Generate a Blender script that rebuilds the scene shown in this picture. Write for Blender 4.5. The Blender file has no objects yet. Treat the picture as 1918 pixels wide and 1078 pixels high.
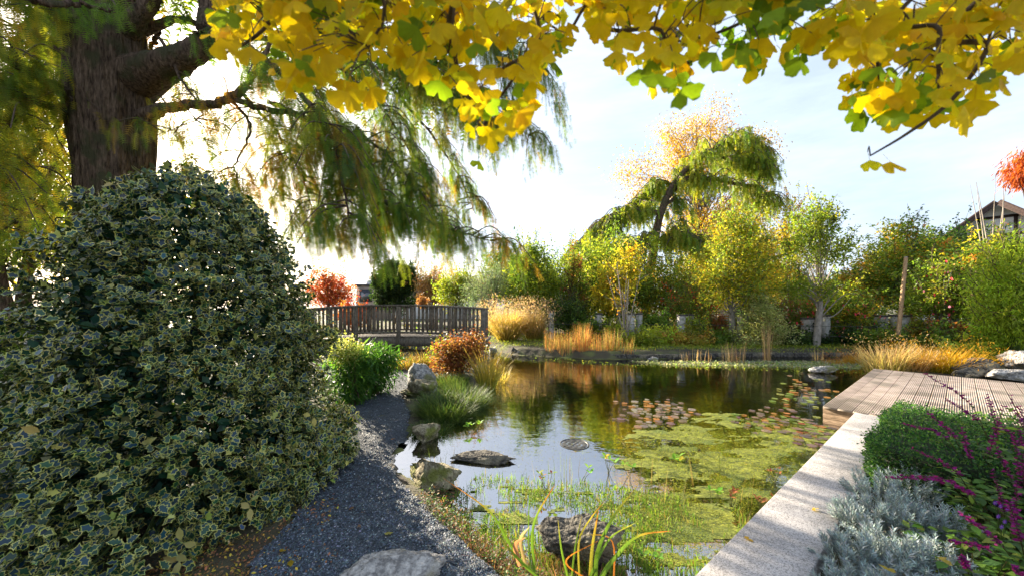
import bpy, bmesh, math, random
import numpy as np
from mathutils import Vector, Matrix, noise

# ------------------------------------------------------------------ camera, sky, sun, exposure
H0, F, CX, HY = 1.55, 660.0, 959.0, 572.0
scn = bpy.context.scene
cam_d = bpy.data.cameras.new('camera'); cam = bpy.data.objects.new('camera', cam_d)
scn.collection.objects.link(cam); scn.camera = cam
cam.location = (0, 0, H0); cam.rotation_euler = (math.radians(90), 0, 0)
cam_d.sensor_width = 36; cam_d.lens = F / 1918 * 36; cam_d.shift_y = (HY - 539) / 1918
cam_d.clip_start = 0.05; cam_d.clip_end = 2000
cam_d.dof.use_dof = True; cam_d.dof.focus_distance = 5; cam_d.dof.aperture_fstop = 2.6
SUN = Vector((-1.03, 1.0, 0.545)).normalized()
EL = math.asin(SUN.z); AZ = math.atan2(SUN.x, SUN.y)
w = bpy.data.worlds.new('World'); scn.world = w; w.use_nodes = True
nt = w.node_tree; nt.nodes.clear()
out = nt.nodes.new('ShaderNodeOutputWorld'); bg = nt.nodes.new('ShaderNodeBackground')
sky = nt.nodes.new('ShaderNodeTexSky'); sky.sky_type = 'NISHITA'; sky.sun_disc = False
sky.sun_elevation = EL; sky.sun_rotation = AZ; sky.air_density = 1.0; sky.dust_density = 3.5; sky.ozone_density = 1.6
tc = nt.nodes.new('ShaderNodeTexCoord'); mp = nt.nodes.new('ShaderNodeMapping'); mp.inputs['Scale'].default_value = (1.2, 2.6, 7)
mp.inputs['Rotation'].default_value = (0.2, 0.1, 0.5)
nz = nt.nodes.new('ShaderNodeTexNoise'); nz.inputs['Scale'].default_value = 1.6; nz.inputs['Detail'].default_value = 8; nz.inputs['Roughness'].default_value = 0.62
rp = nt.nodes.new('ShaderNodeValToRGB'); rp.color_ramp.elements[0].position = 0.35; rp.color_ramp.elements[1].position = 0.8
rp.color_ramp.elements[0].color = (0.42, 0.42, 0.42, 1); rp.color_ramp.elements[1].color = (0.82, 0.82, 0.82, 1)
mx = nt.nodes.new('ShaderNodeMixRGB'); mx.inputs['Color2'].default_value = (5.1, 5.8, 7.0, 1)
nt.links.new(tc.outputs['Generated'], mp.inputs['Vector']); nt.links.new(mp.outputs['Vector'], nz.inputs['Vector'])
nt.links.new(nz.outputs['Fac'], rp.inputs['Fac']); nt.links.new(rp.outputs['Color'], mx.inputs['Fac'])
nt.links.new(sky.outputs['Color'], mx.inputs['Color1']); nt.links.new(mx.outputs['Color'], bg.inputs['Color'])
bg.inputs['Strength'].default_value = 0.053
nt.links.new(bg.outputs['Background'], out.inputs['Surface'])
sun_d = bpy.data.lights.new('sun', 'SUN'); sun_d.energy = 5.0; sun_d.angle = math.radians(0.5); sun_d.color = (1.0, 0.86, 0.66)
sun = bpy.data.objects.new('sun', sun_d); scn.collection.objects.link(sun); sun.location = (-20, 20, 12)
sun.rotation_euler = SUN.to_track_quat('Z', 'Y').to_euler()
scn.view_settings.view_transform = 'Standard'; scn.view_settings.look = 'None'
scn.view_settings.gamma = 1; scn.view_settings.use_curve_mapping = False
scn.view_settings.exposure = 2.3
scn.render.engine = 'CYCLES'
scn.cycles.transparent_max_bounces = 16; scn.cycles.max_bounces = 8

# ------------------------------------------------------------------ helpers
rng = np.random.default_rng(11); random.seed(11)
COL = scn.collection
def at(px, py, Y): return np.array([(px - CX) / F * Y, Y, H0 - (py - HY) / F * Y])
def gp(px, py, z=0.0):
    Y = F * (H0 - z) / (py - HY)
    return np.array([(px - CX) / F * Y, Y, z])
U = lambda a, b, n=None: rng.uniform(a, b, n)
def nrm(v): return v / np.maximum(np.linalg.norm(v, axis=-1, keepdims=True), 1e-9)
def frame(d, up):
    y = nrm(d); x = nrm(np.cross(y, up)); z = np.cross(x, y)
    return np.stack([x, y, z], axis=-1)
def randdir(n): return nrm(rng.normal(size=(n, 3)))
def pal(cols, n, jit=0.18, w=None):
    c = np.array(cols, float)
    i = rng.choice(len(c), n, p=(None if w is None else np.array(w, float) / sum(w)))
    return np.clip(c[i] * (1 + rng.normal(0, jit, (n, 1))) * (1 + rng.normal(0, jit * .4, (n, 3))), 0.003, 0.9)

class Acc:
    def __init__(s): s.v = []; s.f3 = []; s.f4 = []; s.c = []; s.n = 0
    def raw(s, V, faces, col):
        V = np.asarray(V, float); s.v.append(V)
        c = np.asarray(col, float)
        if c.ndim == 1: c = np.repeat(c[None], len(V), 0)
        s.c.append(c)
        fs = np.asarray(faces, int)
        (s.f3 if fs.shape[1] == 3 else s.f4).append(fs + s.n); s.n += len(V)
    def inst(s, tpl, pos, R, sc, col, col2=None, tw=None):
        tv, tf = tpl; pos = np.asarray(pos, float); N = len(pos); k = len(tv)
        if N == 0: return
        sc = np.asarray(sc, float)
        if sc.ndim == 0: sc = np.full(N, float(sc))
        t = tv[None] * (sc[:, None, None] if sc.ndim == 1 else sc[:, None, :])
        V = np.einsum('nij,nkj->nki', R, np.broadcast_to(t, (N, k, 3))) + pos[:, None]
        col = np.asarray(col, float)
        if col.ndim == 1: col = np.repeat(col[None], N, 0)
        C = np.repeat(col[:, None], k, 1)
        if tw is not None: C = C * (1 - tw)[None, :, None] + np.asarray(col2)[:, None, :] * tw[None, :, None]
        fs = (tf[None] + (np.arange(N) * k)[:, None, None]).reshape(-1, tf.shape[1])
        s.raw(V.reshape(-1, 3), fs, C.reshape(-1, 3))
    def tube(s, pts, rad, sides=6, col=(.1, .07, .05), n=None, cap=True):
        P = np.asarray(pts, float)
        if n: P = cr(P, n); rad = np.interp(np.linspace(0, 1, len(P)), np.linspace(0, 1, len(np.atleast_1d(rad))), np.atleast_1d(rad)) if np.size(rad) > 1 else np.full(len(P), rad)
        else: rad = np.interp(np.linspace(0, 1, len(P)), np.linspace(0, 1, np.size(rad)), np.atleast_1d(rad)) if np.size(rad) > 1 else np.full(len(P), float(np.atleast_1d(rad)[0]))
        T = nrm(np.gradient(P, axis=0)); ref = np.array([.31, .17, .93]) if abs(T[:, 2]).mean() < .8 else np.array([.95, .2, .1])
        x = nrm(np.cross(T, ref)); y = np.cross(T, x)
        a = np.linspace(0, 2 * math.pi, sides, endpoint=False)
        V = P[:, None] + rad[:, None, None] * (np.cos(a)[None, :, None] * x[:, None] + np.sin(a)[None, :, None] * y[:, None])
        m = len(P); i = np.arange(m - 1)[:, None] * sides; j = np.arange(sides)[None]; j2 = (j + 1) % sides
        fs = np.stack([i + j, i + j2, i + sides + j2, i + sides + j], -1).reshape(-1, 4)
        s.raw(V.reshape(-1, 3), fs, col)
    def box(s, c, size, R=None, col=(.3, .3, .3), bev=0.0):
        hx, hy, hz = np.array(size) / 2
        if bev <= 0:
            v = np.array([[x, y, z] for z in (-hz, hz) for x, y in ((-hx, -hy), (hx, -hy), (hx, hy), (-hx, hy))])
            f = [[3, 2, 1, 0], [4, 5, 6, 7], [0, 1, 5, 4], [1, 2, 6, 5], [2, 3, 7, 6], [3, 0, 4, 7]]
        else:
            b = bev
            def ring(z, i): return [[-hx + i, -hy + b, z], [-hx + b, -hy + i, z], [hx - b, -hy + i, z], [hx - i, -hy + b, z], [hx - i, hy - b, z], [hx - b, hy - i, z], [-hx + b, hy - i, z], [-hx + i, hy - b, z]]
            v = np.array(ring(-hz, b) + ring(-hz + b, 0) + ring(hz - b, 0) + ring(hz, b))
            f = []
            for r in range(3):
                for j in range(8): f.append([r * 8 + j, r * 8 + (j + 1) % 8, r * 8 + 8 + (j + 1) % 8, r * 8 + 8 + j])
            for o, q in ((24, 1), (0, -1)):
                for a4 in ([0, 1, 2, 3], [3, 4, 7, 0], [4, 5, 6, 7]):
                    g = [o + t for t in a4]; f.append(g if q > 0 else g[::-1])
        if R is not None: v = v @ np.array(R).T
        s.raw(v + np.array(c), f, col)
    def build(s, name, mat, parent=None, origin=None, smooth=False):
        V = np.concatenate(s.v); C = np.concatenate(s.c)
        org = np.array(ORG.get(parent, (0, 0, 0)) if parent else (origin if origin is not None else (0, 0, 0)), float)
        f3 = np.concatenate(s.f3) if s.f3 else np.zeros((0, 3), int); f4 = np.concatenate(s.f4) if s.f4 else np.zeros((0, 4), int)
        me = bpy.data.meshes.new(name)
        me.vertices.add(len(V)); me.vertices.foreach_set('co', (V - org).astype(np.float32).ravel())
        nl = f3.size + f4.size; me.loops.add(nl); me.loops.foreach_set('vertex_index', np.concatenate([f3.ravel(), f4.ravel()]).astype(np.int32))
        npol = len(f3) + len(f4); me.polygons.add(npol)
        st = np.concatenate([np.arange(len(f3)) * 3, f3.size + np.arange(len(f4)) * 4]).astype(np.int32)
        me.polygons.foreach_set('loop_start', st)
        try: me.polygons.foreach_set('loop_total', np.concatenate([np.full(len(f3), 3), np.full(len(f4), 4)]).astype(np.int32))
        except Exception: pass
        if smooth: me.polygons.foreach_set('use_smooth', np.ones(npol, bool))
        ca = me.color_attributes.new('Col', 'FLOAT_COLOR', 'POINT')
        ca.data.foreach_set('color', np.concatenate([C, np.ones((len(C), 1))], 1).astype(np.float32).ravel())
        me.materials.append(mat); me.update(calc_edges=True)
        o = bpy.data.objects.new(name, me); COL.objects.link(o)
        if parent: o.parent = parent; ORG[o] = tuple(org)
        else: o.location = org; ORG[o] = tuple(org)
        return o
ORG = {}
def tag(o, label=None, cat=None, group=None, kind=None):
    if label: o['label'] = label
    if cat: o['category'] = cat
    if group: o['group'] = group
    if kind: o['kind'] = kind
    return o
def thing(name, label, cat, loc, group=None):
    o = bpy.data.objects.new(name, None); COL.objects.link(o); o.location = tuple(loc); o.empty_display_size = .2
    ORG[o] = tuple(loc); return tag(o, label, cat, group)
def place_part(name, me, pos, R, sc, parent):
    o = bpy.data.objects.new(name, me); COL.objects.link(o); o.parent = parent
    M = Matrix([[R[0][0], R[0][1], R[0][2], pos[0] - ORG[parent][0]], [R[1][0], R[1][1], R[1][2], pos[1] - ORG[parent][1]], [R[2][0], R[2][1], R[2][2], pos[2] - ORG[parent][2]], [0, 0, 0, 1]])
    o.matrix_local = M @ Matrix.Scale(float(sc), 4)
    return o
def cr(P, n):
    P = np.asarray(P, float); m = len(P)
    Q = np.vstack([2 * P[0] - P[1], P, 2 * P[-1] - P[-2]])
    t = np.linspace(0, m - 1 - 1e-6, n); i = t.astype(int); u = (t - i)[:, None]
    a, b, c, d = Q[i], Q[i + 1], Q[i + 2], Q[i + 3]
    return .5 * (2 * b + (c - a) * u + (2 * a - 5 * b + 4 * c - d) * u ** 2 + (-a + 3 * b - 3 * c + d) * u ** 3)

# ------------------------------------------------------------------ materials
def newmat(name):
    m = bpy.data.materials.new(name); m.use_nodes = True; n = m.node_tree; n.nodes.clear()
    o = n.nodes.new('ShaderNodeOutputMaterial'); return m, n, o
def N(n, t, **k):
    x = n.nodes.new(t)
    for a, b in k.items():
        if a in x.inputs: x.inputs[a].default_value = b
        else: setattr(x, a, b)
    return x
def leafmat(name, trans=0.45, rough=0.5, spec=0.4, var=0.25, scale=9.0, tint=(1.25, 1.2, .7)):
    m, n, o = newmat(name); L = n.links
    a = N(n, 'ShaderNodeAttribute', attribute_name='Col'); g = N(n, 'ShaderNodeNewGeometry')
    z = N(n, 'ShaderNodeTexNoise'); z.inputs['Scale'].default_value = scale; z.inputs['Detail'].default_value = 3
    mr = N(n, 'ShaderNodeMapRange'); mr.inputs['To Min'].default_value = 1 - var; mr.inputs['To Max'].default_value = 1 + var
    mm = N(n, 'ShaderNodeMixRGB', blend_type='MULTIPLY'); mm.inputs['Fac'].default_value = 1
    L.new(g.outputs['Position'], z.inputs['Vector']); L.new(z.outputs['Fac'], mr.inputs['Value'])
    L.new(a.outputs['Color'], mm.inputs['Color1']); L.new(mr.outputs['Result'], mm.inputs['Color2'])
    p = N(n, 'ShaderNodeBsdfPrincipled'); p.inputs['Roughness'].default_value = rough; p.inputs['Specular IOR Level'].default_value = spec
    t = N(n, 'ShaderNodeBsdfTranslucent'); ms = N(n, 'ShaderNodeMixShader'); ms.inputs['Fac'].default_value = trans
    tn = N(n, 'ShaderNodeMixRGB', blend_type='MULTIPLY'); tn.inputs['Fac'].default_value = 1; tn.inputs['Color2'].default_value = (*tint, 1)
    L.new(mm.outputs['Color'], p.inputs['Base Color']); L.new(mm.outputs['Color'], tn.inputs['Color1']); L.new(tn.outputs['Color'], t.inputs['Color'])
    L.new(p.outputs[0], ms.inputs[1]); L.new(t.outputs[0], ms.inputs[2]); L.new(ms.outputs[0], o.inputs['Surface'])
    return m
def solidmat(name, c1, c2, scale=6, rough=0.8, bump=0.3, stretch=(1, 1, 1), detail=8, c3=None, s3=1.2, bscale=None, attr=False, thr=(0.35, 0.65), spec=0.3, obj=False, bd=.02):
    m, n, o = newmat(name); L = n.links
    g = N(n, 'ShaderNodeTexCoord') if obj else N(n, 'ShaderNodeNewGeometry'); src = g.outputs['Object'] if obj else g.outputs['Position']
    mpn = N(n, 'ShaderNodeMapping'); mpn.inputs['Scale'].default_value = stretch; L.new(src, mpn.inputs['Vector'])
    z = N(n, 'ShaderNodeTexNoise'); z.inputs['Scale'].default_value = scale; z.inputs['Detail'].default_value = detail; z.inputs['Roughness'].default_value = .65
    L.new(mpn.outputs[0], z.inputs['Vector'])
    r = N(n, 'ShaderNodeValToRGB'); e = r.color_ramp.elements; e[0].position, e[1].position = thr; e[0].color = (*c1, 1); e[1].color = (*c2, 1)
    L.new(z.outputs['Fac'], r.inputs['Fac']); cc = r.outputs['Color']
    if c3 is not None:
        z3 = N(n, 'ShaderNodeTexNoise'); z3.inputs['Scale'].default_value = s3; z3.inputs['Detail'].default_value = 6; L.new(src, z3.inputs['Vector'])
        r3 = N(n, 'ShaderNodeValToRGB'); r3.color_ramp.elements[0].position = .5; r3.color_ramp.elements[1].position = .62; L.new(z3.outputs['Fac'], r3.inputs['Fac'])
        mm = N(n, 'ShaderNodeMixRGB'); mm.inputs['Color2'].default_value = (*c3, 1); L.new(r3.outputs['Color'], mm.inputs['Fac']); L.new(cc, mm.inputs['Color1']); cc = mm.outputs['Color']
    if attr:
        a = N(n, 'ShaderNodeAttribute', attribute_name='Col'); mm = N(n, 'ShaderNodeMixRGB', blend_type='MULTIPLY'); mm.inputs['Fac'].default_value = 1
        L.new(cc, mm.inputs['Color1']); L.new(a.outputs['Color'], mm.inputs['Color2']); cc = mm.outputs['Color']
    p = N(n, 'ShaderNodeBsdfPrincipled'); p.inputs['Roughness'].default_value = rough; p.inputs['Specular IOR Level'].default_value = spec
    L.new(cc, p.inputs['Base Color'])
    zb = N(n, 'ShaderNodeTexNoise'); zb.inputs['Scale'].default_value = bscale or scale * 2; zb.inputs['Detail'].default_value = 8; L.new(mpn.outputs[0], zb.inputs['Vector'])
    b = N(n, 'ShaderNodeBump'); b.inputs['Strength'].default_value = bump; b.inputs['Distance'].default_value = bd
    L.new(zb.outputs['Fac'], b.inputs['Height']); L.new(b.outputs[0], p.inputs['Normal']); L.new(p.outputs[0], o.inputs['Surface'])
    return m
M = {}
M['leaf'] = leafmat('leaf_thin', .58, .5, .35)
M['needle'] = leafmat('needle_foliage', .5, .6, .25, tint=(1.3, 1.2, .55))
M['ginkgo'] = leafmat('ginkgo_leaf', .72, .5, .2, .25, 45, (1.1, 1.15, .3))
M['holly'] = leafmat('holly_leaf', .12, .36, .42, .15, 20, (1.2, 1.2, .5))
M['silver'] = leafmat('silver_leaf', .15, .8, .1, .12, 20, (1, 1, 1))
M['grass'] = leafmat('grass_blade', .5, .5, .3)
M['petal'] = leafmat('flower_petal', .4, .6, .2, .15, 30, (1.2, .8, 1.1))
M['bark'] = solidmat('bark', (.03, .02, .014), (.19, .13, .09), 5, .95, 1.0, (5, 5, 1.0), c3=(.07, .065, .035), s3=3, bscale=9, bd=.07, spec=.1)
M['bark_grey'] = solidmat('bark_grey', (.09, .08, .065), (.24, .22, .19), 6, .9, .5, (4, 4, 1))
M['bark_pale'] = solidmat('bark_pale', (.17, .15, .12), (.34, .3, .26), 6, .8, .3, (2, 2, 1))
M['twig'] = solidmat('twig', (.05, .035, .025), (.13, .09, .06), 20, .8, .3)
M['rock_grey'] = solidmat('rock_grey', (.13, .13, .13), (.42, .41, .39), 17, .85, .8, c3=(.17, .17, .08), s3=3.5, bscale=42, obj=True, bd=.06, thr=(.42, .6))
M['rock_moss'] = solidmat('rock_mossy', (.12, .1, .06), (.34, .3, .2), 17, .9, .8, c3=(.14, .15, .035), s3=5, bscale=42, obj=True, bd=.06, thr=(.42, .6))
M['rock_dark'] = solidmat('rock_dark', (.03, .028, .025), (.12, .11, .09), 17, .8, .8, c3=(.18, .16, .11), s3=4, bscale=42, obj=True, bd=.06, thr=(.42, .6))
M['rock_pale'] = solidmat('rock_pale', (.2, .19, .18), (.55, .52, .48), 17, .85, .9, c3=(.28, .25, .17), s3=3, bscale=42, obj=True, bd=.06, thr=(.42, .6))
M['wood'] = solidmat('weathered_wood', (.06, .05, .042), (.19, .165, .14), 10, .8, .4, (2, 2, 1), obj=False)
M['deck'] = solidmat('deck_wood', (.27, .22, .185), (.45, .375, .325), 5, .75, .25, (1, 1, 1), bscale=60, attr=True, c3=(.2, .17, .14), s3=2.2)
M['deck_side'] = solidmat('deck_side_wood', (.07, .045, .025), (.2, .14, .09), 14, .8, .3, (1, 1, 6))
M['stake'] = solidmat('stake_wood', (.3, .18, .09), (.48, .32, .18), 12, .7, .2, (3, 3, .6))
M['concrete'] = solidmat('pale_concrete', (.26, .25, .23), (.44, .42, .4), 6, .85, .3, c3=(.16, .17, .12), s3=5)
M['dark_cap'] = solidmat('dark_cap', (.05, .045, .04), (.1, .09, .085), 12, .8, .3)
M['iron'] = solidmat('dark_metal', (.02, .02, .02), (.05, .05, .045), 12, .5, .1, spec=.5)
M['gravel'] = solidmat('gravel_bed', (.016, .02, .026), (.075, .09, .11), 55, .85, 1.0, detail=4, bscale=90)
M['pebble'] = solidmat('pebble', (.8, .8, .8), (1, 1, 1), 80, .6, .1, attr=True, spec=.5)
M['litter'] = leafmat('dry_leaf', .3, .7, .2, .2, 30, (1.2, 1, .6))
M['render'] = solidmat('house_render', (.6, .6, .6), (.75, .74, .72), 3, .9, .1)
M['brickwall'] = solidmat('beige_brick', (.3, .24, .19), (.4, .33, .27), 9, .9, .2, (1, 1, 3))
M['tiles'] = solidmat('brown_roof_tile', (.13, .08, .065), (.22, .14, .115), 6, .85, .4, (1, 1, 4))
M['slate'] = solidmat('grey_roof_slate', (.12, .12, .13), (.22, .22, .23), 6, .8, .3, (1, 1, 4))
M['beam'] = solidmat('dark_timber', (.03, .018, .015), (.07, .045, .04), 12, .8, .2)
M['frame'] = solidmat('window_frame', (.03, .035, .05), (.05, .055, .07), 8, .6, .05)
def granite():
    m, n, o = newmat('granite'); L = n.links; g = N(n, 'ShaderNodeNewGeometry')
    v = N(n, 'ShaderNodeTexNoise'); v.inputs['Scale'].default_value = 130; v.inputs['Detail'].default_value = 5; v.inputs['Roughness'].default_value = .8; L.new(g.outputs['Position'], v.inputs['Vector'])
    r = N(n, 'ShaderNodeValToRGB'); e = r.color_ramp.elements; e[0].position = .38; e[0].color = (.05, .045, .045, 1); e[1].position = .5; e[1].color = (.38, .36, .35, 1)
    e2 = r.color_ramp.elements.new(.62); e2.color = (.5, .48, .47, 1); L.new(v.outputs['Fac'], r.inputs['Fac'])
    v2 = N(n, 'ShaderNodeTexNoise'); v2.inputs['Scale'].default_value = 3; v2.inputs['Detail'].default_value = 6; L.new(g.outputs['Position'], v2.inputs['Vector'])
    mr = N(n, 'ShaderNodeMapRange'); mr.inputs['From Min'].default_value = .3; mr.inputs['From Max'].default_value = .7; mr.inputs['To Min'].default_value = .62; mr.inputs['To Max'].default_value = 1.12; L.new(v2.outputs['Fac'], mr.inputs['Value'])
    mm = N(n, 'ShaderNodeMixRGB', blend_type='MULTIPLY'); mm.inputs['Fac'].default_value = 1; L.new(r.outputs['Color'], mm.inputs['Color1']); L.new(mr.outputs[0], mm.inputs['Color2'])
    p = N(n, 'ShaderNodeBsdfPrincipled'); p.inputs['Roughness'].default_value = .75; L.new(mm.outputs[0], p.inputs['Base Color'])
    b = N(n, 'ShaderNodeBump'); b.inputs['Strength'].default_value = .35; b.inputs['Distance'].default_value = .004; L.new(v.outputs['Fac'], b.inputs['Height']); L.new(b.outputs[0], p.inputs['Normal'])
    L.new(p.outputs[0], o.inputs['Surface']); return m
M['granite'] = granite()
def watermat():
    m, n, o = newmat('pond_water'); L = n.links; g = N(n, 'ShaderNodeNewGeometry')
    mpn = N(n, 'ShaderNodeMapping'); mpn.inputs['Scale'].default_value = (1, 1.5, 1); L.new(g.outputs['Position'], mpn.inputs['Vector'])
    z = N(n, 'ShaderNodeTexNoise'); z.inputs['Scale'].default_value = 3.5; z.inputs['Detail'].default_value = 4; z.inputs['Roughness'].default_value = .5; L.new(mpn.outputs[0], z.inputs['Vector'])
    b = N(n, 'ShaderNodeBump'); b.inputs['Strength'].default_value = .13; b.inputs['Distance'].default_value = .03; L.new(z.outputs['Fac'], b.inputs['Height'])
    gl = N(n, 'ShaderNodeBsdfGlossy'); gl.inputs['Roughness'].default_value = .015; gl.inputs['Color'].default_value = (1, 1, 1, 1); L.new(b.outputs[0], gl.inputs['Normal'])
    tr = N(n, 'ShaderNodeBsdfTransparent'); tr.inputs['Color'].default_value = (.72, .8, .6, 1)
    fr = N(n, 'ShaderNodeFresnel'); fr.inputs['IOR'].default_value = 5.5; L.new(b.outputs[0], fr.inputs['Normal'])
    ms = N(n, 'ShaderNodeMixShader'); L.new(fr.outputs[0], ms.inputs['Fac']); L.new(tr.outputs[0], ms.inputs[1]); L.new(gl.outputs[0], ms.inputs[2]); L.new(ms.outputs[0], o.inputs['Surface'])
    return m
M['water'] = watermat()
def glassmat():
    m, n, o = newmat('window_glass'); p = N(n, 'ShaderNodeBsdfPrincipled'); p.inputs['Base Color'].default_value = (.05, .06, .07, 1); p.inputs['Roughness'].default_value = .05; p.inputs['Specular IOR Level'].default_value = 1
    n.links.new(p.outputs[0], o.inputs['Surface']); return m
M['glass'] = glassmat()
def groundmat():
    m, n, o = newmat('ground_soil_and_moss'); L = n.links; g = N(n, 'ShaderNodeNewGeometry')
    def no(s, d=8):
        z = N(n, 'ShaderNodeTexNoise'); z.inputs['Scale'].default_value = s; z.inputs['Detail'].default_value = d; L.new(g.outputs['Position'], z.inputs['Vector']); return z.outputs['Fac']
    def ramp(f, stops):
        r = N(n, 'ShaderNodeValToRGB'); e = r.color_ramp.elements
        while len(e) < len(stops): e.new(.5)
        for q, (p_, c_) in zip(e, stops): q.position = p_; q.color = (*c_, 1)
        L.new(f, r.inputs['Fac']); return r.outputs['Color']
    land = ramp(no(2.5), [(.3, (.035, .026, .018)), (.52, (.055, .05, .025)), (.72, (.10, .12, .03))])
    bed = ramp(no(2.2), [(.32, (.05, .05, .015)), (.46, (.14, .15, .025)), (.58, (.26, .3, .04)), (.72, (.36, .38, .08))])
    sx = N(n, 'ShaderNodeSeparateXYZ'); L.new(g.outputs['Position'], sx.inputs[0])
    mr = N(n, 'ShaderNodeMapRange'); mr.inputs['From Min'].default_value = -.11; mr.inputs['From Max'].default_value = -.06; L.new(sx.outputs['Z'], mr.inputs['Value'])
    mm = N(n, 'ShaderNodeMixRGB'); L.new(mr.outputs[0], mm.inputs['Fac']); L.new(bed, mm.inputs['Color1']); L.new(land, mm.inputs['Color2'])
    p = N(n, 'ShaderNodeBsdfPrincipled'); p.inputs['Roughness'].default_value = .9; L.new(mm.outputs[0], p.inputs['Base Color'])
    b = N(n, 'ShaderNodeBump'); b.inputs['Strength'].default_value = .8; b.inputs['Distance'].default_value = .02; L.new(no(40), b.inputs['Height']); L.new(b.outputs[0], p.inputs['Normal'])
    L.new(p.outputs[0], o.inputs['Surface']); return m
M['ground'] = groundmat()

# ------------------------------------------------------------------ leaf templates (base at origin, along +Y, face +Z)
A = lambda l, t=float: np.array(l, t)
T_LEAF = (A([[0, 0, 0], [.32, .45, .08], [0, 1, -.05], [-.32, .45, .08]]), A([[0, 1, 2, 3]], int))
T_FINE = (A([[0, 0, 0], [.22, .3, .05], [.24, .6, .04], [0, 1, -.1], [-.24, .6, .04], [-.22, .3, .05], [0, .32, 0], [0, .62, -.02]]),
          A([[0, 1, 6, 5], [6, 1, 2, 7], [5, 6, 7, 4]], int))
_t = (T_FINE[0], A([[0, 1, 6], [0, 6, 5], [6, 1, 2], [6, 2, 7], [5, 6, 7], [5, 7, 4], [7, 2, 3], [7, 3, 4]], int)); T_FINE = _t
T_NARROW = (A([[0, 0, 0], [.1, .4, .03], [0, 1, -.06], [-.1, .4, .03]]), A([[0, 1, 2, 3]], int))
def tpl_frond(k=5, wl=.26, wd=.05, drop=.05):
    v = []; f = []
    for i in range(k):
        y = .05 + .8 * i / k; l = wl * (1 - .45 * i / k)
        for sgn in (-1, 1):
            b = len(v); v += [[0, y, 0], [0, y + wd, 0], [sgn * l, y + .2 + wd * .5, -drop]]; f.append([b, b + 1, b + 2])
    b = len(v); v += [[-.012, 0, 0], [.012, 0, 0], [0, 1, 0]]; f.append([b, b + 1, b + 2])
    return A(v), A(f, int)
T_FROND = tpl_frond(5, .42, .065); T_FROND_S = tpl_frond(3, .4, .2)
def tpl_holly(seed, k=7):
    r = random.Random(seed); rt = []; 
    for i in range(1, k):
        t = i / k; w0 = .30 * math.sin(math.pi * t ** .9) ** .7
        rt.append((w0 * (1.35 if i % 2 else .72) * r.uniform(.9, 1.1), t, (.11 if i % 2 else -.02) * r.uniform(.6, 1.4)))
    outl = [[0, -.12, 0], [0.02, 0, 0]] + [[a, b, c] for a, b, c in rt] + [[0, 1.06, -.08]] + [[-a, b, c] for a, b, c in rt[::-1]] + [[-.02, 0, 0]]
    outl = A(outl); inn = outl * A([.78, .89, .3]) + A([0, .055, 0])
    n = len(outl); mid = A([[0, .25, -.02], [0, .55, -.03], [0, .8, -.03]])
    c0 = A([[0, .5, -.035]])
    v = np.vstack([outl, inn, inn, c0]); f = []
    for i in range(n):
        j = (i + 1) % n; f += [[i, j, n + j], [i, n + j, n + i], [2 * n + i, 2 * n + j, 3 * n]]
    w = np.concatenate([np.ones(2 * n), np.zeros(n + 1)])
    return (v, A(f, int)), w
def tpl_holly_s(seed):
    r = random.Random(seed); o = [[0, -.02, 0], [.3, .12, .1], [.2, .38, -.02], [.4, .6, .12], [.14, .84, 0], [0, 1.08, -.08], [-.14, .84, 0], [-.4, .6, .12], [-.2, .38, -.02], [-.3, .12, .1]]
    o = A(o) * (1 + A([[r.uniform(-.12, .12)] * 3 for _ in o]) * A([1, .3, 1])); i = o * A([.74, .84, .3]) + A([0, .075, 0]); n = len(o); c = A([[0, .5, -.03]]); v = np.vstack([o, i, i, c]); f = []
    for k in range(n): j = (k + 1) % n; f += [[k, j, n + j], [k, n + j, n + k]]
    f += [[2 * n + a, 2 * n + b, 2 * n + c_] for a, b, c_ in [(0, 1, 2), (0, 2, 8), (0, 8, 9), (2, 3, 4), (2, 4, 6), (2, 6, 8), (8, 6, 7), (4, 5, 6)]]
    return (v[:-1], A(f, int)), np.concatenate([np.ones(2 * n), np.zeros(n)])
HOLLY = [tpl_holly(s, 7) for s in (1, 2, 3)]; HOLLY_S = [tpl_holly_s(s) for s in (4, 5, 6)]
def tpl_ginkgo(seed):
    r = random.Random(seed); v = [[0, .42, 0]]; n = 14
    for i in range(n + 1):
        a = math.radians(-68 + 136 * i / n); rad = .6 * (1 + .06 * math.cos(i * 2.1 + seed) + r.uniform(-.03, .03)); m = abs(i - n / 2)
        if m < .6: rad *= .55
        elif m < 1.6: rad *= .9
        if i in (0, n): rad *= .8
        v.append([math.sin(a) * rad, .42 + math.cos(a) * rad, .10 * math.cos(a * 3 + seed) - .12 * math.sin(abs(a))])
    f = [[0, i + 1, i] for i in range(1, n + 1)]
    b = len(v); v += [[-.012, -.05, 0], [.012, -.05, 0], [.012, .44, 0], [-.012, .44, 0]]; f += [[b, b + 1, b + 2], [b, b + 2, b + 3]]
    return A(v), A(f, int)
GINK = [tpl_ginkgo(s) for s in (1, 2, 3, 4)]
T_PEB = (A([[1, 0, -.2], [0, 1, -.2], [-1, 0, -.2], [0, -1, -.2], [.1, .05, .7]]), A([[0, 1, 4], [1, 2, 4], [2, 3, 4], [3, 0, 4]], int))

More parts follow.
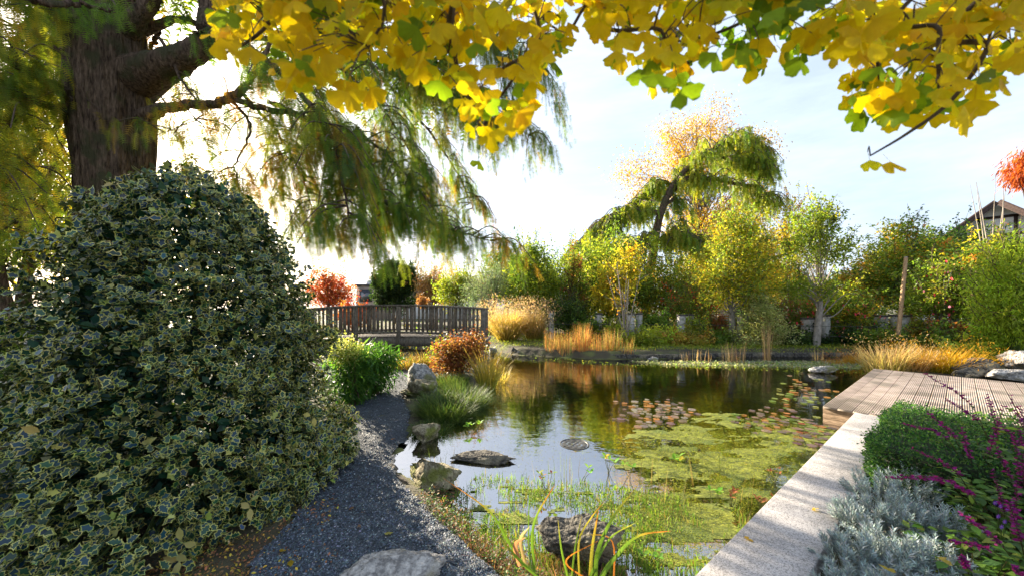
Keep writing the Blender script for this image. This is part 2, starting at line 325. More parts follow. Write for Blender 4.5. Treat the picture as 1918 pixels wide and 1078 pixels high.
def blades(acc, base, h, tilt, bend, width, col, seg=4, az=None, tipcol=None):
    base = np.asarray(base, float); n = len(base); az = U(0, 2 * math.pi, n) if az is None else az
    h = np.broadcast_to(h, n); tilt = np.broadcast_to(tilt, n); bend = np.broadcast_to(bend, n); width = np.broadcast_to(width, n)
    P = base.copy(); dirh = np.stack([np.cos(az), np.sin(az), 0 * az], 1)
    wa = az + math.pi / 2 + rng.normal(0, .5, n); wd = np.stack([np.cos(wa), np.sin(wa), 0 * wa], 1)
    V = np.zeros((n, seg + 1, 2, 3)); C = np.zeros((n, seg + 1, 2, 3)); col = np.asarray(col, float)
    if col.ndim == 1: col = np.repeat(col[None], n, 0)
    tc_ = col if tipcol is None else tipcol
    for s_ in range(seg + 1):
        t = s_ / seg; wv = width * (1 - t ** 2.2) * .5 + .0004
        V[:, s_, 0] = P - wd * wv[:, None]; V[:, s_, 1] = P + wd * wv[:, None]
        C[:, s_] = (col * (1 - t) + tc_ * t)[:, None]
        th = tilt + bend * (t + .5 / seg)
        P = P + (dirh * np.sin(th)[:, None] + A([0, 0, 1]) * np.cos(th)[:, None]) * (h / seg)[:, None]
    i = np.arange(n)[:, None] * (seg + 1) * 2 + np.arange(seg)[None] * 2
    f = np.stack([i, i + 1, i + 3, i + 2], -1).reshape(-1, 4)
    acc.raw(V.reshape(-1, 3), f, C.reshape(-1, 3))
    return P

def inpoly(x, y, poly):
    x = np.asarray(x); y = np.asarray(y); c = np.zeros(x.shape, bool); n = len(poly)
    for i in range(n):
        x1, y1 = poly[i][:2]; x2, y2 = poly[(i + 1) % n][:2]
        if y1 == y2: continue
        c ^= ((y1 > y) != (y2 > y)) & (x < (x2 - x1) * (y - y1) / (y2 - y1) + x1)
    return c
def sdist(x, y, poly):
    d = np.full(np.shape(x), 1e9); n = len(poly)
    for i in range(n):
        a = A(poly[i][:2]); b = A(poly[(i + 1) % n][:2]); ab = b - a
        t = np.clip(((x - a[0]) * ab[0] + (y - a[1]) * ab[1]) / (ab @ ab + 1e-9), 0, 1)
        d = np.minimum(d, np.hypot(x - a[0] - t * ab[0], y - a[1] - t * ab[1]))
    return np.where(inpoly(x, y, poly), -d, d)
def sm(t): t = np.clip(t, 0, 1); return t * t * (3 - 2 * t)

# ------------------------------------------------------------------ layout
WZ = -.08; WT = .15                     # water level, wall top
D1 = nrm(A([1.27, 1.0, 0])); D2 = A([D1[1], -D1[0], 0])   # deck directions: along boards / across
WA = A([.943, 1.826, 0])                # point on the wall's water-side edge
DK = A([4.31, 4.89, 0])                 # deck's front left corner
POND = [gp(a, b, WZ) for a, b in [(1100, 1105), (985, 1085), (905, 1015), (850, 955), (815, 912), (768, 900), (745, 870), (742, 838), (768, 822), (800, 792), (862, 772),
        (890, 742), (896, 716), (925, 700), (922, 680), (900, 667), (800, 664), (700, 660), (560, 657), (300, 650)]]
POND += [A([-22, 17, 0]), A([-9, 16.2, 0])]
POND += [gp(a, b, WZ) for a, b in [(780, 640), (885, 646), (930, 657), (965, 664), (1040, 668), (1120, 672), (1200, 672), (1320, 669), (1480, 667), (1630, 668), (1660, 680)]]
POND += [A([8.6, 8.3, 0]), A([8.6, 7.2, 0]), A([6.0, 4.2, 0]), A([4.6, 4.3, 0]), A([1.5, 2.05, 0]), A([.7, 1.35, 0])]
def matmat():
    return solidmat('algae_mat', (.04, .055, .01), (.23, .25, .03), 11, .75, 1.0, (1, 2.4, 1), bscale=45, thr=(.34, .66), c3=(.09, .12, .02), s3=3)
WEED = [gp(a, b, WZ) for a, b in [(1135, 850), (1185, 805), (1340, 768), (1500, 790), (1575, 800), (1560, 840), (1490, 915), (1430, 1000), (1340, 1085), (1180, 1085), (1190, 990), (1160, 930), (1230, 885), (1150, 878)]]
def wallside(x, y):   # >0 on the planting side of the wall
    return (x - WA[0]) * D2[0] + (y - WA[1]) * D2[1]
def hgt(x, y):
    x = np.asarray(x, float); y = np.asarray(y, float); d = sdist(x, y, POND)
    far = sm((y - 8.5) / 2.5)
    outz = WZ + (.09 + .12 * far) * sm(d / (.25)) + .14 * sm((d - .4) / 5) * far + .03 * np.sin(x * 1.7 + y) * sm(d / 2) * far
    inz = WZ - .45 * sm(-d / 1.6) - .02
    inz = np.maximum(inz, -.13 - .4 * sm((sdist(x, y, WEED) + .15) / .6))
    z = np.where(d > 0, outz, inz)
    ws = wallside(x, y); along = (x - WA[0]) * D1[0] + (y - WA[1]) * D1[1]
    z = np.where((ws > .12) & (along < 4.0) & (y < 6.5), .06, z)
    return z
# ------------------------------------------------------------------ ground, water, path
def axis(lo, a, b, hi, step):
    mid = np.arange(a, b, step); k = 1.18
    L = []; p = a; s = step
    while p > lo: s *= k; p -= s; L.append(p)
    R = []; p = mid[-1]; s = step
    while p < hi: s *= k; p += s; R.append(p)
    return np.concatenate([L[::-1], mid, R])
xs = axis(-700, -6.5, 10, 700, .11); ys = axis(-60, 1.0, 14, 1200, .11)
X, Y = np.meshgrid(xs, ys); Z = hgt(X, Y)
Z += np.where(Z > WZ, .012, .03) * np.sin(X * 9.3 + 1.7 * np.sin(Y * 7)) * np.cos(Y * 8.1 + X) * (np.hypot(X, Y) < 20)
nx, ny = len(xs), len(ys); i = (np.arange(ny - 1)[:, None] * nx + np.arange(nx - 1)[None]).ravel()
g = Acc(); g.raw(np.stack([X.ravel(), Y.ravel(), Z.ravel()], 1), np.stack([i, i + 1, i + nx + 1, i + nx], 1), [1, 1, 1])
tag(g.build('ground', M['ground'], smooth=True), kind='structure')
g = Acc(); g.raw([[-40, .5, WZ], [14, .5, WZ], [14, 18.5, WZ], [-40, 18.5, WZ]], [[0, 1, 2, 3]], [1, 1, 1])
tag(g.build('pond_water', M['water']), kind='structure')
PATH = [gp(a, b, 0) for a, b in [(470, 1130), (960, 1130), (935, 1078), (880, 1035), (822, 985), (775, 935), (745, 900), (738, 868), (738, 838), (760, 815), (768, 775), (752, 745), (775, 712), (790, 692), (760, 684), (700, 686), (560, 690), (560, 715), (690, 735), (640, 790), (600, 900), (545, 985), (470, 1060)]]
step = .05; px_, py_ = np.meshgrid(np.arange(-5, .3, step), np.arange(1.6, 9, step))
cx, cy = px_ + step / 2, py_ + step / 2; ins = inpoly(cx, cy, PATH)
V = []; Fc = []
nxp = px_.shape[1]; iy, ix = np.nonzero(ins[:-1, :-1]); used = {}
zz = hgt(px_, py_)
zz = np.maximum(zz, WZ + .01) + .022 + .006 * np.sin(px_ * 23 + 3 * np.sin(py_ * 17)) + .01 * np.sin(px_ * 6) * np.cos(py_ * 7)
for a, b in zip(iy, ix):
    q = []
    for da, db in ((0, 0), (0, 1), (1, 1), (1, 0)):
        k = (a + da, b + db)
        if k not in used: used[k] = len(V); V.append((px_[k], py_[k], zz[k]))
        q.append(used[k])
    Fc.append(q)
g = Acc(); g.raw(V, Fc, [1, 1, 1]); tag(g.build('gravel_path', M['gravel'], smooth=True), kind='structure')
# loose gravel stones on the path
n = 50000; sx_ = U(430, 960, n); sy_ = 690 + (1090 - 690) * U(0, 1, n) ** .75
P = np.stack([(sx_ - CX) / F * F * H0 / (sy_ - HY), F * H0 / (sy_ - HY), 0 * sx_], 1)
k = inpoly(P[:, 0], P[:, 1], PATH) & (rng.random(n) < 1); P = P[k]
P[:, 2] = np.maximum(hgt(P[:, 0], P[:, 1]), WZ + .01) + .024 + .006 * np.sin(P[:, 0] * 23 + 3 * np.sin(P[:, 1] * 17)) + .01 * np.sin(P[:, 0] * 6) * np.cos(P[:, 1] * 7)
g = Acc(); sc = (U(.0035, .008, len(P)) * (1 + .12 * P[:, 1]))[:, None] * np.stack([U(.7, 1.3, len(P)), U(.6, 1.1, len(P)), U(.5, 1, len(P))], 1)
g.inst(T_PEB, P, frame(randdir(len(P)) * [1, 1, .3], A([0, 0, 1])), sc, pal([(.028, .042, .058), (.05, .07, .092), (.10, .13, .16), (.018, .024, .034), (.24, .27, .3)], len(P), .25, [4, 4, 3, 3, .7]))
tag(g.build('loose_gravel', M['pebble']), kind='stuff')

# ------------------------------------------------------------------ granite wall, deck
wl = thing('granite_wall', 'speckled grey granite wall edging the right side of the pond and ending at the deck', 'wall', WA)
Rw = np.stack([D1, D2, A([0, 0, 1])], 1); Rw[:, 2] = [0, 0, 1]
RwM = np.stack([D1, -D2, A([0, 0, 1])], 1)      # right handed: x along, y towards pond, z up
lens_ = [(-1.9, 1.55), (1.553, 4.60)]
for a, b in lens_:
    s = Acc(); c = WA + D1 * (a + b) / 2 + D2 * .185 + A([0, 0, WT - .06]); s.box(c, (b - a, .37, .12), RwM, (1, 1, 1), .006)
    s.build('coping_stone', M['granite'], wl)
s = Acc(); s.box(WA + D1 * 1.35 + D2 * .185 + A([0, 0, (WT - .12 - .7) / 2]), (6.45, .34, WT - .12 + .7), RwM, (1, 1, 1)); s.build('wall_base', M['granite'], wl)

DT = WT + .012
dk = thing('wooden_deck', 'grooved pale wooden deck jutting over the pond beyond the granite wall', 'deck', DK + A([0, 0, DT]))
def board_profile():
    pts = []; wd = .145; k = 7; gw = wd / k
    for i in range(k):
        x = -wd / 2 + i * gw
        pts += [(x + gw * .16, -.006), (x + gw * .26, 0), (x + gw * .84, 0), (x + gw * .94, -.006)]
    return pts + [(wd / 2, -.028), (-wd / 2, -.028)]
prof = board_profile(); BL = 4.72
def board_mesh(tone):
    s = Acc(); m = len(prof); segs = 2
    v = [];
    for j in range(segs): v += [[p[0], j * BL, p[1]] for p in prof]
    f = [[i, (i + 1) % m, m + (i + 1) % m, m + i] for i in range(m)]; f = [q[::-1] for q in f]
    s.raw(v, f, tone)
    top = [i for i in range(m)]
    for b_ in (0, m):   # end faces as fans
        c = len(s.v[0]) if False else None
    fan = [[0, i, i + 1] for i in range(1, m - 1)]
    s.f3.append(A(fan, int)); s.f3.append(A([[m + a, m + c, m + b] for a, b, c in fan], int))
    return s
bms = []
for tn in (.82, .94, 1.08, 1.0):
    o = board_mesh((tn, tn * .985, tn * .97)).build('board', M['deck'], dk); bms.append(o)
Rd = np.stack([D2, D1, A([0, 0, 1])], 1)
for i in range(30):
    j = (i * 7 + i // 3) % 4; pos = DK + D2 * (.0745 + i * .15) + A([0, 0, DT + (.0012 if i % 2 else 0)])
    if i < 4: o = bms[i]; me = o.data
    else: o = None; me = bms[j].data
    if o is None: o = place_part('board', me, pos, Rd, 1, dk)
    else:
        # meshes were built relative to the deck origin: shift them to local board space
        me.transform(Matrix.Translation(Vector(ORG[dk])))
        o.matrix_local = Matrix([[Rd[0][0], Rd[0][1], Rd[0][2], pos[0] - ORG[dk][0]], [Rd[1][0], Rd[1][1], Rd[1][2], pos[1] - ORG[dk][1]], [0, 0, 1, pos[2] - ORG[dk][2]], [0, 0, 0, 1]])
for zc in (DT - .028 - .034, DT - .028 - .108, DT - .028 - .182):
    s = Acc(); s.box(DK + D2 * 2.25 + D1 * .035 + A([0, 0, zc]), (4.5, .03, .07), np.stack([D2, D1, A([0, 0, 1])], 1), (1, 1, 1), .004); s.build('fascia_board', M['deck_side'], dk)
    s = Acc(); s.box(DK + D2 * .03 + D1 * (BL / 2 + .03) + A([0, 0, zc]), (.03, BL - .1, .07), np.stack([D2, D1, A([0, 0, 1])], 1), (1, 1, 1), .004); s.build('fascia_board', M['deck_side'], dk)
for a in (.12, 1.6, 3.1, 4.5):
    for b in (.1, 1.5, 3.0, 4.3):
        s = Acc(); s.box(DK + D1 * a + D2 * b + A([0, 0, DT - .03 - .35]), (.09, .09, .7), RwM, (1, 1, 1)); s.build('deck_post', M['deck_side'], dk)

# ------------------------------------------------------------------ footbridge
BR0, BR1, BY = -8.2, -.82, 11.0
def bz(x): t = (x + 3.6) / 4.2; return .56 - .27 * t * t
br = thing('footbridge', 'weathered grey wooden footbridge with slatted railings arching over the pond', 'bridge', ((BR0 + BR1) / 2, BY + .7, WZ))
for side, yy in ((0, BY), (1, BY + 1.45)):
    xsb = np.linspace(BR0, BR1, 30)
    for nm, dz, hh, dd in (('handrail', 1.0, .055, .13), ('bottom_rail', .16, .06, .05), ('beam', -.13, .26, .09)):
        s = Acc()
        for q in range(len(xsb) - 1):
            pass
        v = []
        for x in xsb:
            zc = bz(x) + dz
            v += [[x, yy - dd / 2, zc - hh / 2], [x, yy + dd / 2, zc - hh / 2], [x, yy + dd / 2, zc + hh / 2], [x, yy - dd / 2, zc + hh / 2]]
        f = []
        for q in range(len(xsb) - 1):
            for c in range(4): f.append([q * 4 + c, q * 4 + (c + 1) % 4, q * 4 + 4 + (c + 1) % 4, q * 4 + 4 + c][::-1])
        L_ = len(v) - 4; f += [[0, 1, 2, 3], [L_ + 3, L_ + 2, L_ + 1, L_]]
        s.raw(v, f, (1, 1, 1)); s.build(nm, M['wood'], br)
    posts = [-7.6, -6.2, -4.85, -3.52, -2.2, -.9]
    for x in posts:
        s = Acc(); s.box((x, yy - .06, bz(x) + .36), (.11, .09, 1.22), None, (1, 1, 1), .006); s.build('railing_post', M['wood'], br)
    x = BR0 + .1; k = 0
    while x < BR1 - .08:
        if min(abs(x - p) for p in posts) > .1:
            s = Acc(); R_ = Matrix.Rotation(random.uniform(-.012, .012), 3, 'Y'); s.box((x, yy, bz(x) + .575), (random.uniform(.052, .062), .026, .79), R_, (1, 1, 1)); s.build('baluster', M['wood'], br)
        x += .13
x = BR0
while x < BR1:
    s = Acc(); s.box((x + .068, BY + .725, bz(x) + .02), (.13, 1.5, .035), None, (1, 1, 1)); s.build('deck_plank', M['wood'], br); x += .136

# ------------------------------------------------------------------ garden pillars along the far bed, stake, wires
Tp = thing
pil = [(1032, 597, 15.8, .26, .55, 'small pale pillar just right of the golden grass clumps'), (1121, 603, 15.5, .26, .62, 'pale pillar behind the orange reeds, under the yellow leaved tree'),
       (1181, 612, 15, .3, .95, 'left pillar of the close pair behind the bare multi stemmed shrub'), (1197, 610, 15.4, .26, .9, 'right pillar of the close pair behind the bare multi stemmed shrub'),
       (1276, 613, 15, .3, .9, 'pale pillar in front of the weeping larch, left of the grey trunked pear'), (1291, 607, 15.7, .34, .7, 'dark capped pillar close behind another, left of the grey trunked pear'),
       (1391, 610, 14.6, .36, .95, 'pale pillar between the grey pear trunk and the variegated shrub'), (1513, 617, 14.6, .4, .8, 'leaning looking pillar left of the pale pear trunk with red flowers'),
       (1544, 616, 14.2, .34, .95, 'pale pillar directly right of the pale pear trunk'), (1650, 618, 13.6, .36, .95, 'pale pillar left of the wooden stake'),
       (1687, 619, 13.4, .5, 1.0, 'widest pillar directly behind the wooden stake'), (1843, 610, 13, .28, .8, 'white pillar beside the bamboo at the right')]
for px, py, Yd, wd, hh, lb in pil:
    wd *= .74; Yd = Yd * .9; c = at(px, py, Yd); zb = .02; zt = max(c[2] + hh / 2, .95)
    t = Tp('garden_pillar', lb, 'pillar', (c[0], Yd, zb), 'pillars along the far bed')
    s = Acc(); s.box((c[0], Yd, (zt + zb) / 2), (wd, wd, zt - zb), Matrix.Rotation(.25, 3, 'Z'), (1, 1, 1), .015); s.build('shaft', M['concrete'], t)
    s = Acc(); s.box((c[0], Yd, zt + .03), (wd * 1.12, wd * 1.12, .06), Matrix.Rotation(.25, 3, 'Z'), (1, 1, 1), .012); s.build('cap', M['dark_cap'], t)
a = at(1680, 634, 10.9); b = at(1697, 482, 10.8)
s = Acc(); s.tube([a - A([0, 0, .3]), b], [.055, .046], 8, (1, 1, 1)); s.build
t = Tp('wooden_stake', 'tall leaning round wooden stake standing in the far bed', 'stake', (a[0], a[1], .05))
s.build('pole', M['stake'], t, smooth=True)
s = Acc(); s.tube([b - A([0, 0, .01]), b + A([.002, 0, .02])], [.05, .03], 8, (1, 1, 1)); s.build('pole_top', M['bark_pale'], t)
rail = Acc()
for z_ in (.85, .5):
    rail.tube([at(1030, 600, 13.7) * [1, 1, 0] + [0, 0, z_], at(1290, 607, 13.1) * [1, 1, 0] + [0, 0, z_], at(1545, 615, 12.2) * [1, 1, 0] + [0, 0, z_], at(1690, 619, 11.5) * [1, 1, 0] + [0, 0, z_], at(1990, 610, 11.2) * [1, 1, 0] + [0, 0, z_]], .008, 4, (1, 1, 1), 20)
tag(rail.build('fence_wire', M['iron'], origin=(5, 15, 0)), 'thin dark wires strung between the pale pillars', 'wire')
# stone edge of the far bank: individual blocks
te = thing('stone_edging', 'low grey stone edging along the far bank of the pond', 'edging', gp(1400, 668, WZ))
epts = cr([gp(a, b, WZ) + A([0, .12, 0]) for a, b in [(1100, 670), (1180, 672), (1260, 671), (1350, 669), (1450, 668), (1550, 668), (1640, 668)]], 46)
for i in range(len(epts) - 1):
    a, b = epts[i], epts[i + 1]; d = nrm(b - a); L_ = np.linalg.norm(b - a)
    s = Acc(); s.box((a + b) / 2 + A([0, U(-.02, .02), .06]), (L_ - .012, .16, .14 + U(-.012, .012)), np.stack([d, A([-d[1], d[0], 0]), A([0, 0, 1])], 1), (1, 1, 1), .015)
    s.build('edging_block', M['rock_dark'], te)

# ------------------------------------------------------------------ rocks
def rock(name, label, c, size, mat, seed, sub=4, yaw=0, cuts=9, group='boulders round the pond', lift=.0):
    bm = bmesh.new(); bmesh.ops.create_icosphere(bm, subdivisions=sub, radius=1)
    v = A([q.co[:] for q in bm.verts]); f = A([[q.index for q in p.verts] for p in bm.faces], int); bm.free()
    r = np.random.default_rng(seed)
    for _ in range(cuts):
        nn = nrm(r.normal(size=3)); d_ = r.uniform(.35, .8); k = v @ nn; v = v - np.maximum(k - d_, 0)[:, None] * nn * .95
    off = r.uniform(0, 50, 3)
    ds = A([noise.fractal(Vector(p * 1.4 + off), .9, 2.1, 5) + .45 * noise.ridged_multi_fractal(Vector(p * 2.2 + off), 1, 2, 3, 1, 2) * .3 for p in v])
    v = v * (1 + .15 * ds + .10 * A([noise.fractal(Vector(p * 4 + off), .6, 2.1, 5) for p in v]))[:, None]
    v = v / np.abs(v).max(0)
    v = v * A(size) / 2
    Rz = A(Matrix.Rotation(yaw, 3, 'Z')); v = v @ Rz.T + A(c)
    s = Acc(); s.raw(v, f, (1, 1, 1)); o = s.build(name, M[mat], origin=c, smooth=True)
    return tag(o, label, 'rock', group)
def rk(label, x0, x1, yt, yb, mat, seed, z=0, depth=1, yaw=0, sub=4, sink=.25, **k):
    Yb = F * (H0 - z) / (yb - HY); w_ = (x1 - x0) / F * Yb; Yc = Yb + w_ * .4 * depth
    w_ = (x1 - x0) / F * Yc; top = H0 - (yt - HY) / F * Yc; hh = (top - z) / (1 - sink)
    c = (((x0 + x1) / 2 - CX) / F * Yc, Yc, top - hh / 2)
    return rock('boulder', label, c, (w_, w_ * .9 * depth, hh), mat, seed, sub, yaw, **k)
rk('tall angular grey boulder beside the path in front of the rust coloured shrub', 762, 832, 676, 738, 'rock_grey', 3)
rk('yellow mossy boulder leaning against the tall grey boulder', 765, 822, 708, 748, 'rock_moss', 5)
rk('small flat pale stone at the foot of the mossy boulder on the path', 748, 786, 727, 744, 'rock_moss', 8)
rk('mossy boulder half under grass at the water edge halfway down the path', 772, 834, 788, 828, 'rock_moss', 12, z=-.06)
rk('striped brown boulder at the near bend of the path and water', 757, 862, 852, 920, 'rock_moss', 15, z=-.02, sub=5)
rk('long flat slab lying in the shallow water', 842, 968, 846, 872, 'rock_dark', 22, z=WZ, depth=.45, sub=5)
rk('large dark boulder at the near shore behind the yellowing iris leaves', 1004, 1180, 962, 1064, 'rock_dark', 27, z=-.06, sub=6, depth=.6)
rk('big pale rock at the bottom edge beside the gravel path', 585, 850, 1052, 1150, 'rock_pale', 33, z=-.02, sub=6, depth=.6)
rk('low grey rock in the water left of the deck', 1510, 1566, 683, 699, 'rock_grey', 37, z=WZ, depth=.6)
rk('dark rock at the back corner of the deck in the reeds', 1684, 1716, 671, 694, 'rock_dark', 41, z=0)
rk('largest pale limestone rock at the right edge behind the deck', 1862, 1960, 655, 704, 'rock_pale', 43, z=.05, sub=5)
rk('flat pale rock in front of the largest limestone rock', 1836, 1948, 688, 714, 'rock_pale', 47, z=.05, depth=.6)
rk('brown rock left of the largest limestone rock', 1797, 1862, 667, 704, 'rock_dark', 53, z=.05)
rk('small brown rock touching the back edge of the deck', 1788, 1836, 686, 706, 'rock_dark', 59, z=.05)
rk('pointed dark stone rising from the water under the far bank', 955, 970, 648, 663, 'rock_dark', 61, z=WZ, sub=3)
rk('rounded light stone next to the pointed dark stone', 966, 979, 654, 664, 'rock_grey', 62, z=WZ, sub=3)
for i, (x0, x1, yt, yb, lb) in enumerate([(905, 925, 640, 652, 'leftmost grey cobble on the stony shore beside the bridge'), (922, 940, 643, 655, 'middle grey cobble on the stony shore beside the bridge'), (936, 952, 642, 656, 'round grey cobble on the stony shore, nearest the water'), (998, 1018, 646, 661, 'brownish stone at the foot of the orange reeds'),
                                          (915, 932, 650, 661, 'dark cobble low on the stony shore beside the bridge'), (1212, 1234, 666, 674, 'flat stone in the shallow water under the far edging')]):
    rk(lb, x0, x1, yt, yb, 'rock_grey', 70 + i, z=WZ, sub=3)
for i, (x0, x1, yt, yb, lb) in enumerate([(868, 882, 763, 771, 'small stone in the shallows right of the grass mound'), (726, 748, 868, 884, 'dark lump of stone where the gravel meets the water'), (885, 905, 733, 742, 'wet stone beside the tall green sedge')]):
    rk(lb, x0, x1, yt, yb, 'rock_dark', 90 + i, z=WZ + .01, sub=3)

# ------------------------------------------------------------------ houses
def prism(acc, x0, x1, y0, y1, z0, ze, zr, col=(1, 1, 1)):
    xm = (x0 + x1) / 2
    v = [[x0, y0, z0], [x1, y0, z0], [x1, y0, ze], [xm, y0, zr], [x0, y0, ze], [x0, y1, z0], [x1, y1, z0], [x1, y1, ze], [xm, y1, zr], [x0, y1, ze]]
    acc.raw(v, [[0, 1, 2, 4], [5, 9, 7, 6], [0, 4, 9, 5], [1, 6, 7, 2]], col); acc.f3.append(A([[4, 2, 3], [9, 8, 7]], int) + acc.n - 10)
def gable_house(label, apex, Yd, halfw, drop, wallm, roofm, depth=9, timber=True, wins=(), yaw=0):
    a = at(*apex, Yd); zr = a[2]; ze = zr - drop
    t = thing('gabled_house', label, 'house', (a[0], Yd, 0)); t.rotation_euler.z = -math.atan2(a[0], Yd) + yaw
    s = Acc(); prism(s, a[0] - halfw, a[0] + halfw, Yd, Yd + depth, -.3, ze, zr); s.build('wall', M[wallm], t)
    for sg in (-1, 1):
        s = Acc(); d = nrm(A([sg * halfw, 0, -drop])); L_ = math.hypot(halfw, drop) + .9; nn = A([d[2] * -sg, 0, d[0] * sg]); nn = nn if nn[2] > 0 else -nn
        s.box(A([a[0], Yd + depth / 2 - .35, zr]) + d * (L_ / 2) + nn * .16, (L_, depth + 1.5, .22), np.stack([d, A([0, 1, 0]) , np.cross(d, A([0, 1, 0]))], 1), (1, 1, 1), .02); s.build('roof', M[roofm], t)
        if timber:
            s = Acc(); s.box(A([a[0], Yd - 1.05, zr]) + d * (L_ / 2) + nn * .05, (L_, .08, .42), np.stack([d, A([0, 1, 0]), np.cross(d, A([0, 1, 0]))], 1), (1, 1, 1), .01); s.build('barge_board', M['beam'], t)
    if timber:
        for dz in (1.1, 2.6, 4.2):
            if dz > drop + 2: continue
            wz = min(halfw, dz / drop * halfw) * 2 - .25; s = Acc(); s.box((a[0], Yd - .03, zr - dz), (wz, .09, .22), None, (1, 1, 1)); s.build('timber_beam', M['beam'], t)
        for dx in (-2.2, -.9, .9, 2.2):
            zt = zr - abs(dx) / halfw * drop - .3; s = Acc(); s.box((a[0] + dx, Yd - .035, (zt + zr - 6) / 2), (.2, .08, zt - zr + 6), None, (1, 1, 1)); s.build('timber_beam', M['beam'], t)
    for wx, wz_, ww, wh in wins:
        f_ = Acc(); f_.box((a[0] + wx, Yd - .05, wz_), (ww + .16, .12, wh + .16), None, (1, 1, 1)); fo = f_.build('window', M['frame'], t)
        g_ = Acc(); g_.box((a[0] + wx, Yd - .115, wz_), (ww, .02, wh), None, (1, 1, 1)); g_.build('pane', M['glass'], fo)
    return t
gable_house('white gabled house with dark timber beams behind the trees at the right edge', (1868, 383), 30, 5.2, 4.9, 'render', 'beam', wins=[(-1.6, 6.1, .9, 1.1), (1.6, 6.1, .9, 1.1), (0, 3.3, 1.6, 1.2)])
gable_house('grey roofed house peeking above the mixed trees left of the weeping larch', (1106, 437), 40, 2.6, 2.6, 'render', 'slate', timber=False, wins=[(0, 5.6, 1, 1)])
gable_house('low house with a grey slate roof glimpsed between the two pear trees', (1452, 505), 36, 5.0, 2.2, 'brickwall', 'slate', timber=False, wins=[(1.2, 1.6, 1, 1)])
# bungalow behind the bridge
YB = 34.0
def X_(px, y=YB): return (px - CX) / F * y
def Z_(py, y=YB): return H0 - (py - HY) / F * y
t = thing('brick_bungalow', 'beige brick building with a flat end and a brown pitched roof behind the bridge', 'building', (X_(760), YB + 4, 0))
def bx(nm, x0, x1, z0, z1, y0, y1, m, par=None):
    s = Acc(); s.box(((x0 + x1) / 2, (y0 + y1) / 2, (z0 + z1) / 2), (x1 - x0, y1 - y0, z1 - z0), None, (1, 1, 1)); return s.build(nm, M[m], par or t)
bx('wall', X_(668), X_(722), -.3, Z_(535), YB, YB + 7, 'brickwall')
bx('upper_storey', X_(678), X_(724), Z_(535), Z_(522), YB + 1, YB + 7, 'render')
bx('flat_roof_edge', X_(666), X_(723), Z_(535), Z_(532), YB - .2, YB + 1.2, 'frame')
wn = bx('window', X_(674), X_(697), Z_(564), Z_(541), YB - .06, YB + .05, 'frame'); bx('pane', X_(677), X_(694), Z_(562), Z_(547), YB - .08, YB - .05, 'glass', wn)
bx('wall', X_(722) + .01, X_(905), -.3, Z_(552), YB + .8, YB + 7, 'render')
s = Acc(); xa, xb = X_(720), X_(912); s.raw([[xa, YB + .2, Z_(553)], [xb, YB + .2, Z_(553)], [xb, YB + 4, Z_(519)], [xa, YB + 4, Z_(519)], [xa, YB + 7.6, Z_(553)], [xb, YB + 7.6, Z_(553)], [xa, YB + .2, Z_(553) - .15], [xb, YB + .2, Z_(553) - .15]], [[0, 1, 2, 3], [3, 2, 5, 4], [6, 7, 1, 0]], (1, 1, 1)); s.build('roof', M['tiles'], t)
for a_, b_ in ((771, 792), (812, 830), (850, 868)):
    wn = bx('window', X_(a_), X_(b_), Z_(566), Z_(555.5), YB + .7, YB + .82, 'render'); bx('pane', X_(a_ + 1.5), X_(b_ - 1.5), Z_(565), Z_(557), YB + .66, YB + .69, 'glass', wn)

# round skimmer in the water
c = gp(1076, 831, WZ); t = thing('pond_skimmer', 'round skimmer sunk in the open water, its rim drawing a ring', 'skimmer', c)
def ringmesh(acc, prof_, k=48, col=(1, 1, 1)):
    a = np.linspace(0, 2 * math.pi, k, endpoint=False); m = len(prof_)
    V = np.array([[[c[0] + r_ * math.cos(q), c[1] + r_ * math.sin(q), c[2] + z_] for q in a] for r_, z_ in prof_]).reshape(-1, 3)
    f = [[i * k + j, i * k + (j + 1) % k, i * k + k + (j + 1) % k, i * k + k + j] for i in range(m - 1) for j in range(k)]
    acc.raw(V, A(f, int), col)
s = Acc(); ringmesh(s, [(.172, .003), (.162, .008), (.155, .006), (.147, -.01), (.12, -.06), (.11, -.2)]); s.build('rim', M['iron'], t, smooth=True)
s = Acc(); ringmesh(s, [(.145, .003), (.11, .009), (.085, -.002), (.06, .008), (.035, -.002), (.001, .004)], 40)
s.v[0][:, 2] += .008 * np.sin(s.v[0][:, 0] * 90) * np.cos(s.v[0][:, 1] * 70); s.build('strainer', M['iron'], t, smooth=True)
# ------------------------------------------------------------------ vegetation palettes
GR = [(.07, .14, .022), (.10, .18, .025), (.14, .22, .03)]; YG = [(.2, .27, .03), (.27, .31, .035), (.15, .23, .03)]
YE = [(.5, .4, .03), (.42, .36, .03), (.3, .32, .03)]; OR = [(.5, .22, .03), (.42, .15, .03), (.35, .2, .05)]; RU = [(.25, .09, .04), (.32, .13, .05), (.18, .06, .03)]
DK_ = [(.025, .055, .02), (.04, .08, .025), (.02, .045, .02)]; BG = [(.12, .19, .13), (.16, .22, .15), (.09, .15, .1)]; RD = [(.45, .06, .03), (.5, .12, .03), (.3, .04, .03)]
def blob(px, py, rpx, rpy, Yd, ky=.8):
    c = at(px, py, Yd); return (c, A([rpx * Yd / F, min(rpx, rpy * 1.5) * Yd / F * ky, rpy * Yd / F]))
def clumps_in(blobs, n, shell=.55):
    vol = A([b[1].prod() ** .8 for b in blobs]); i = rng.choice(len(blobs), n, p=vol / vol.sum())
    d = randdir(n); r = (shell + (1 - shell) * rng.random(n)) * (.85 + .25 * rng.random(n)); r = np.where(rng.random(n) < .25, rng.random(n) ** .5 * shell, r)
    C = A([b[0] for b in blobs])[i]; S = A([b[1] for b in blobs])[i]
    return C + d * S * r[:, None], d, i
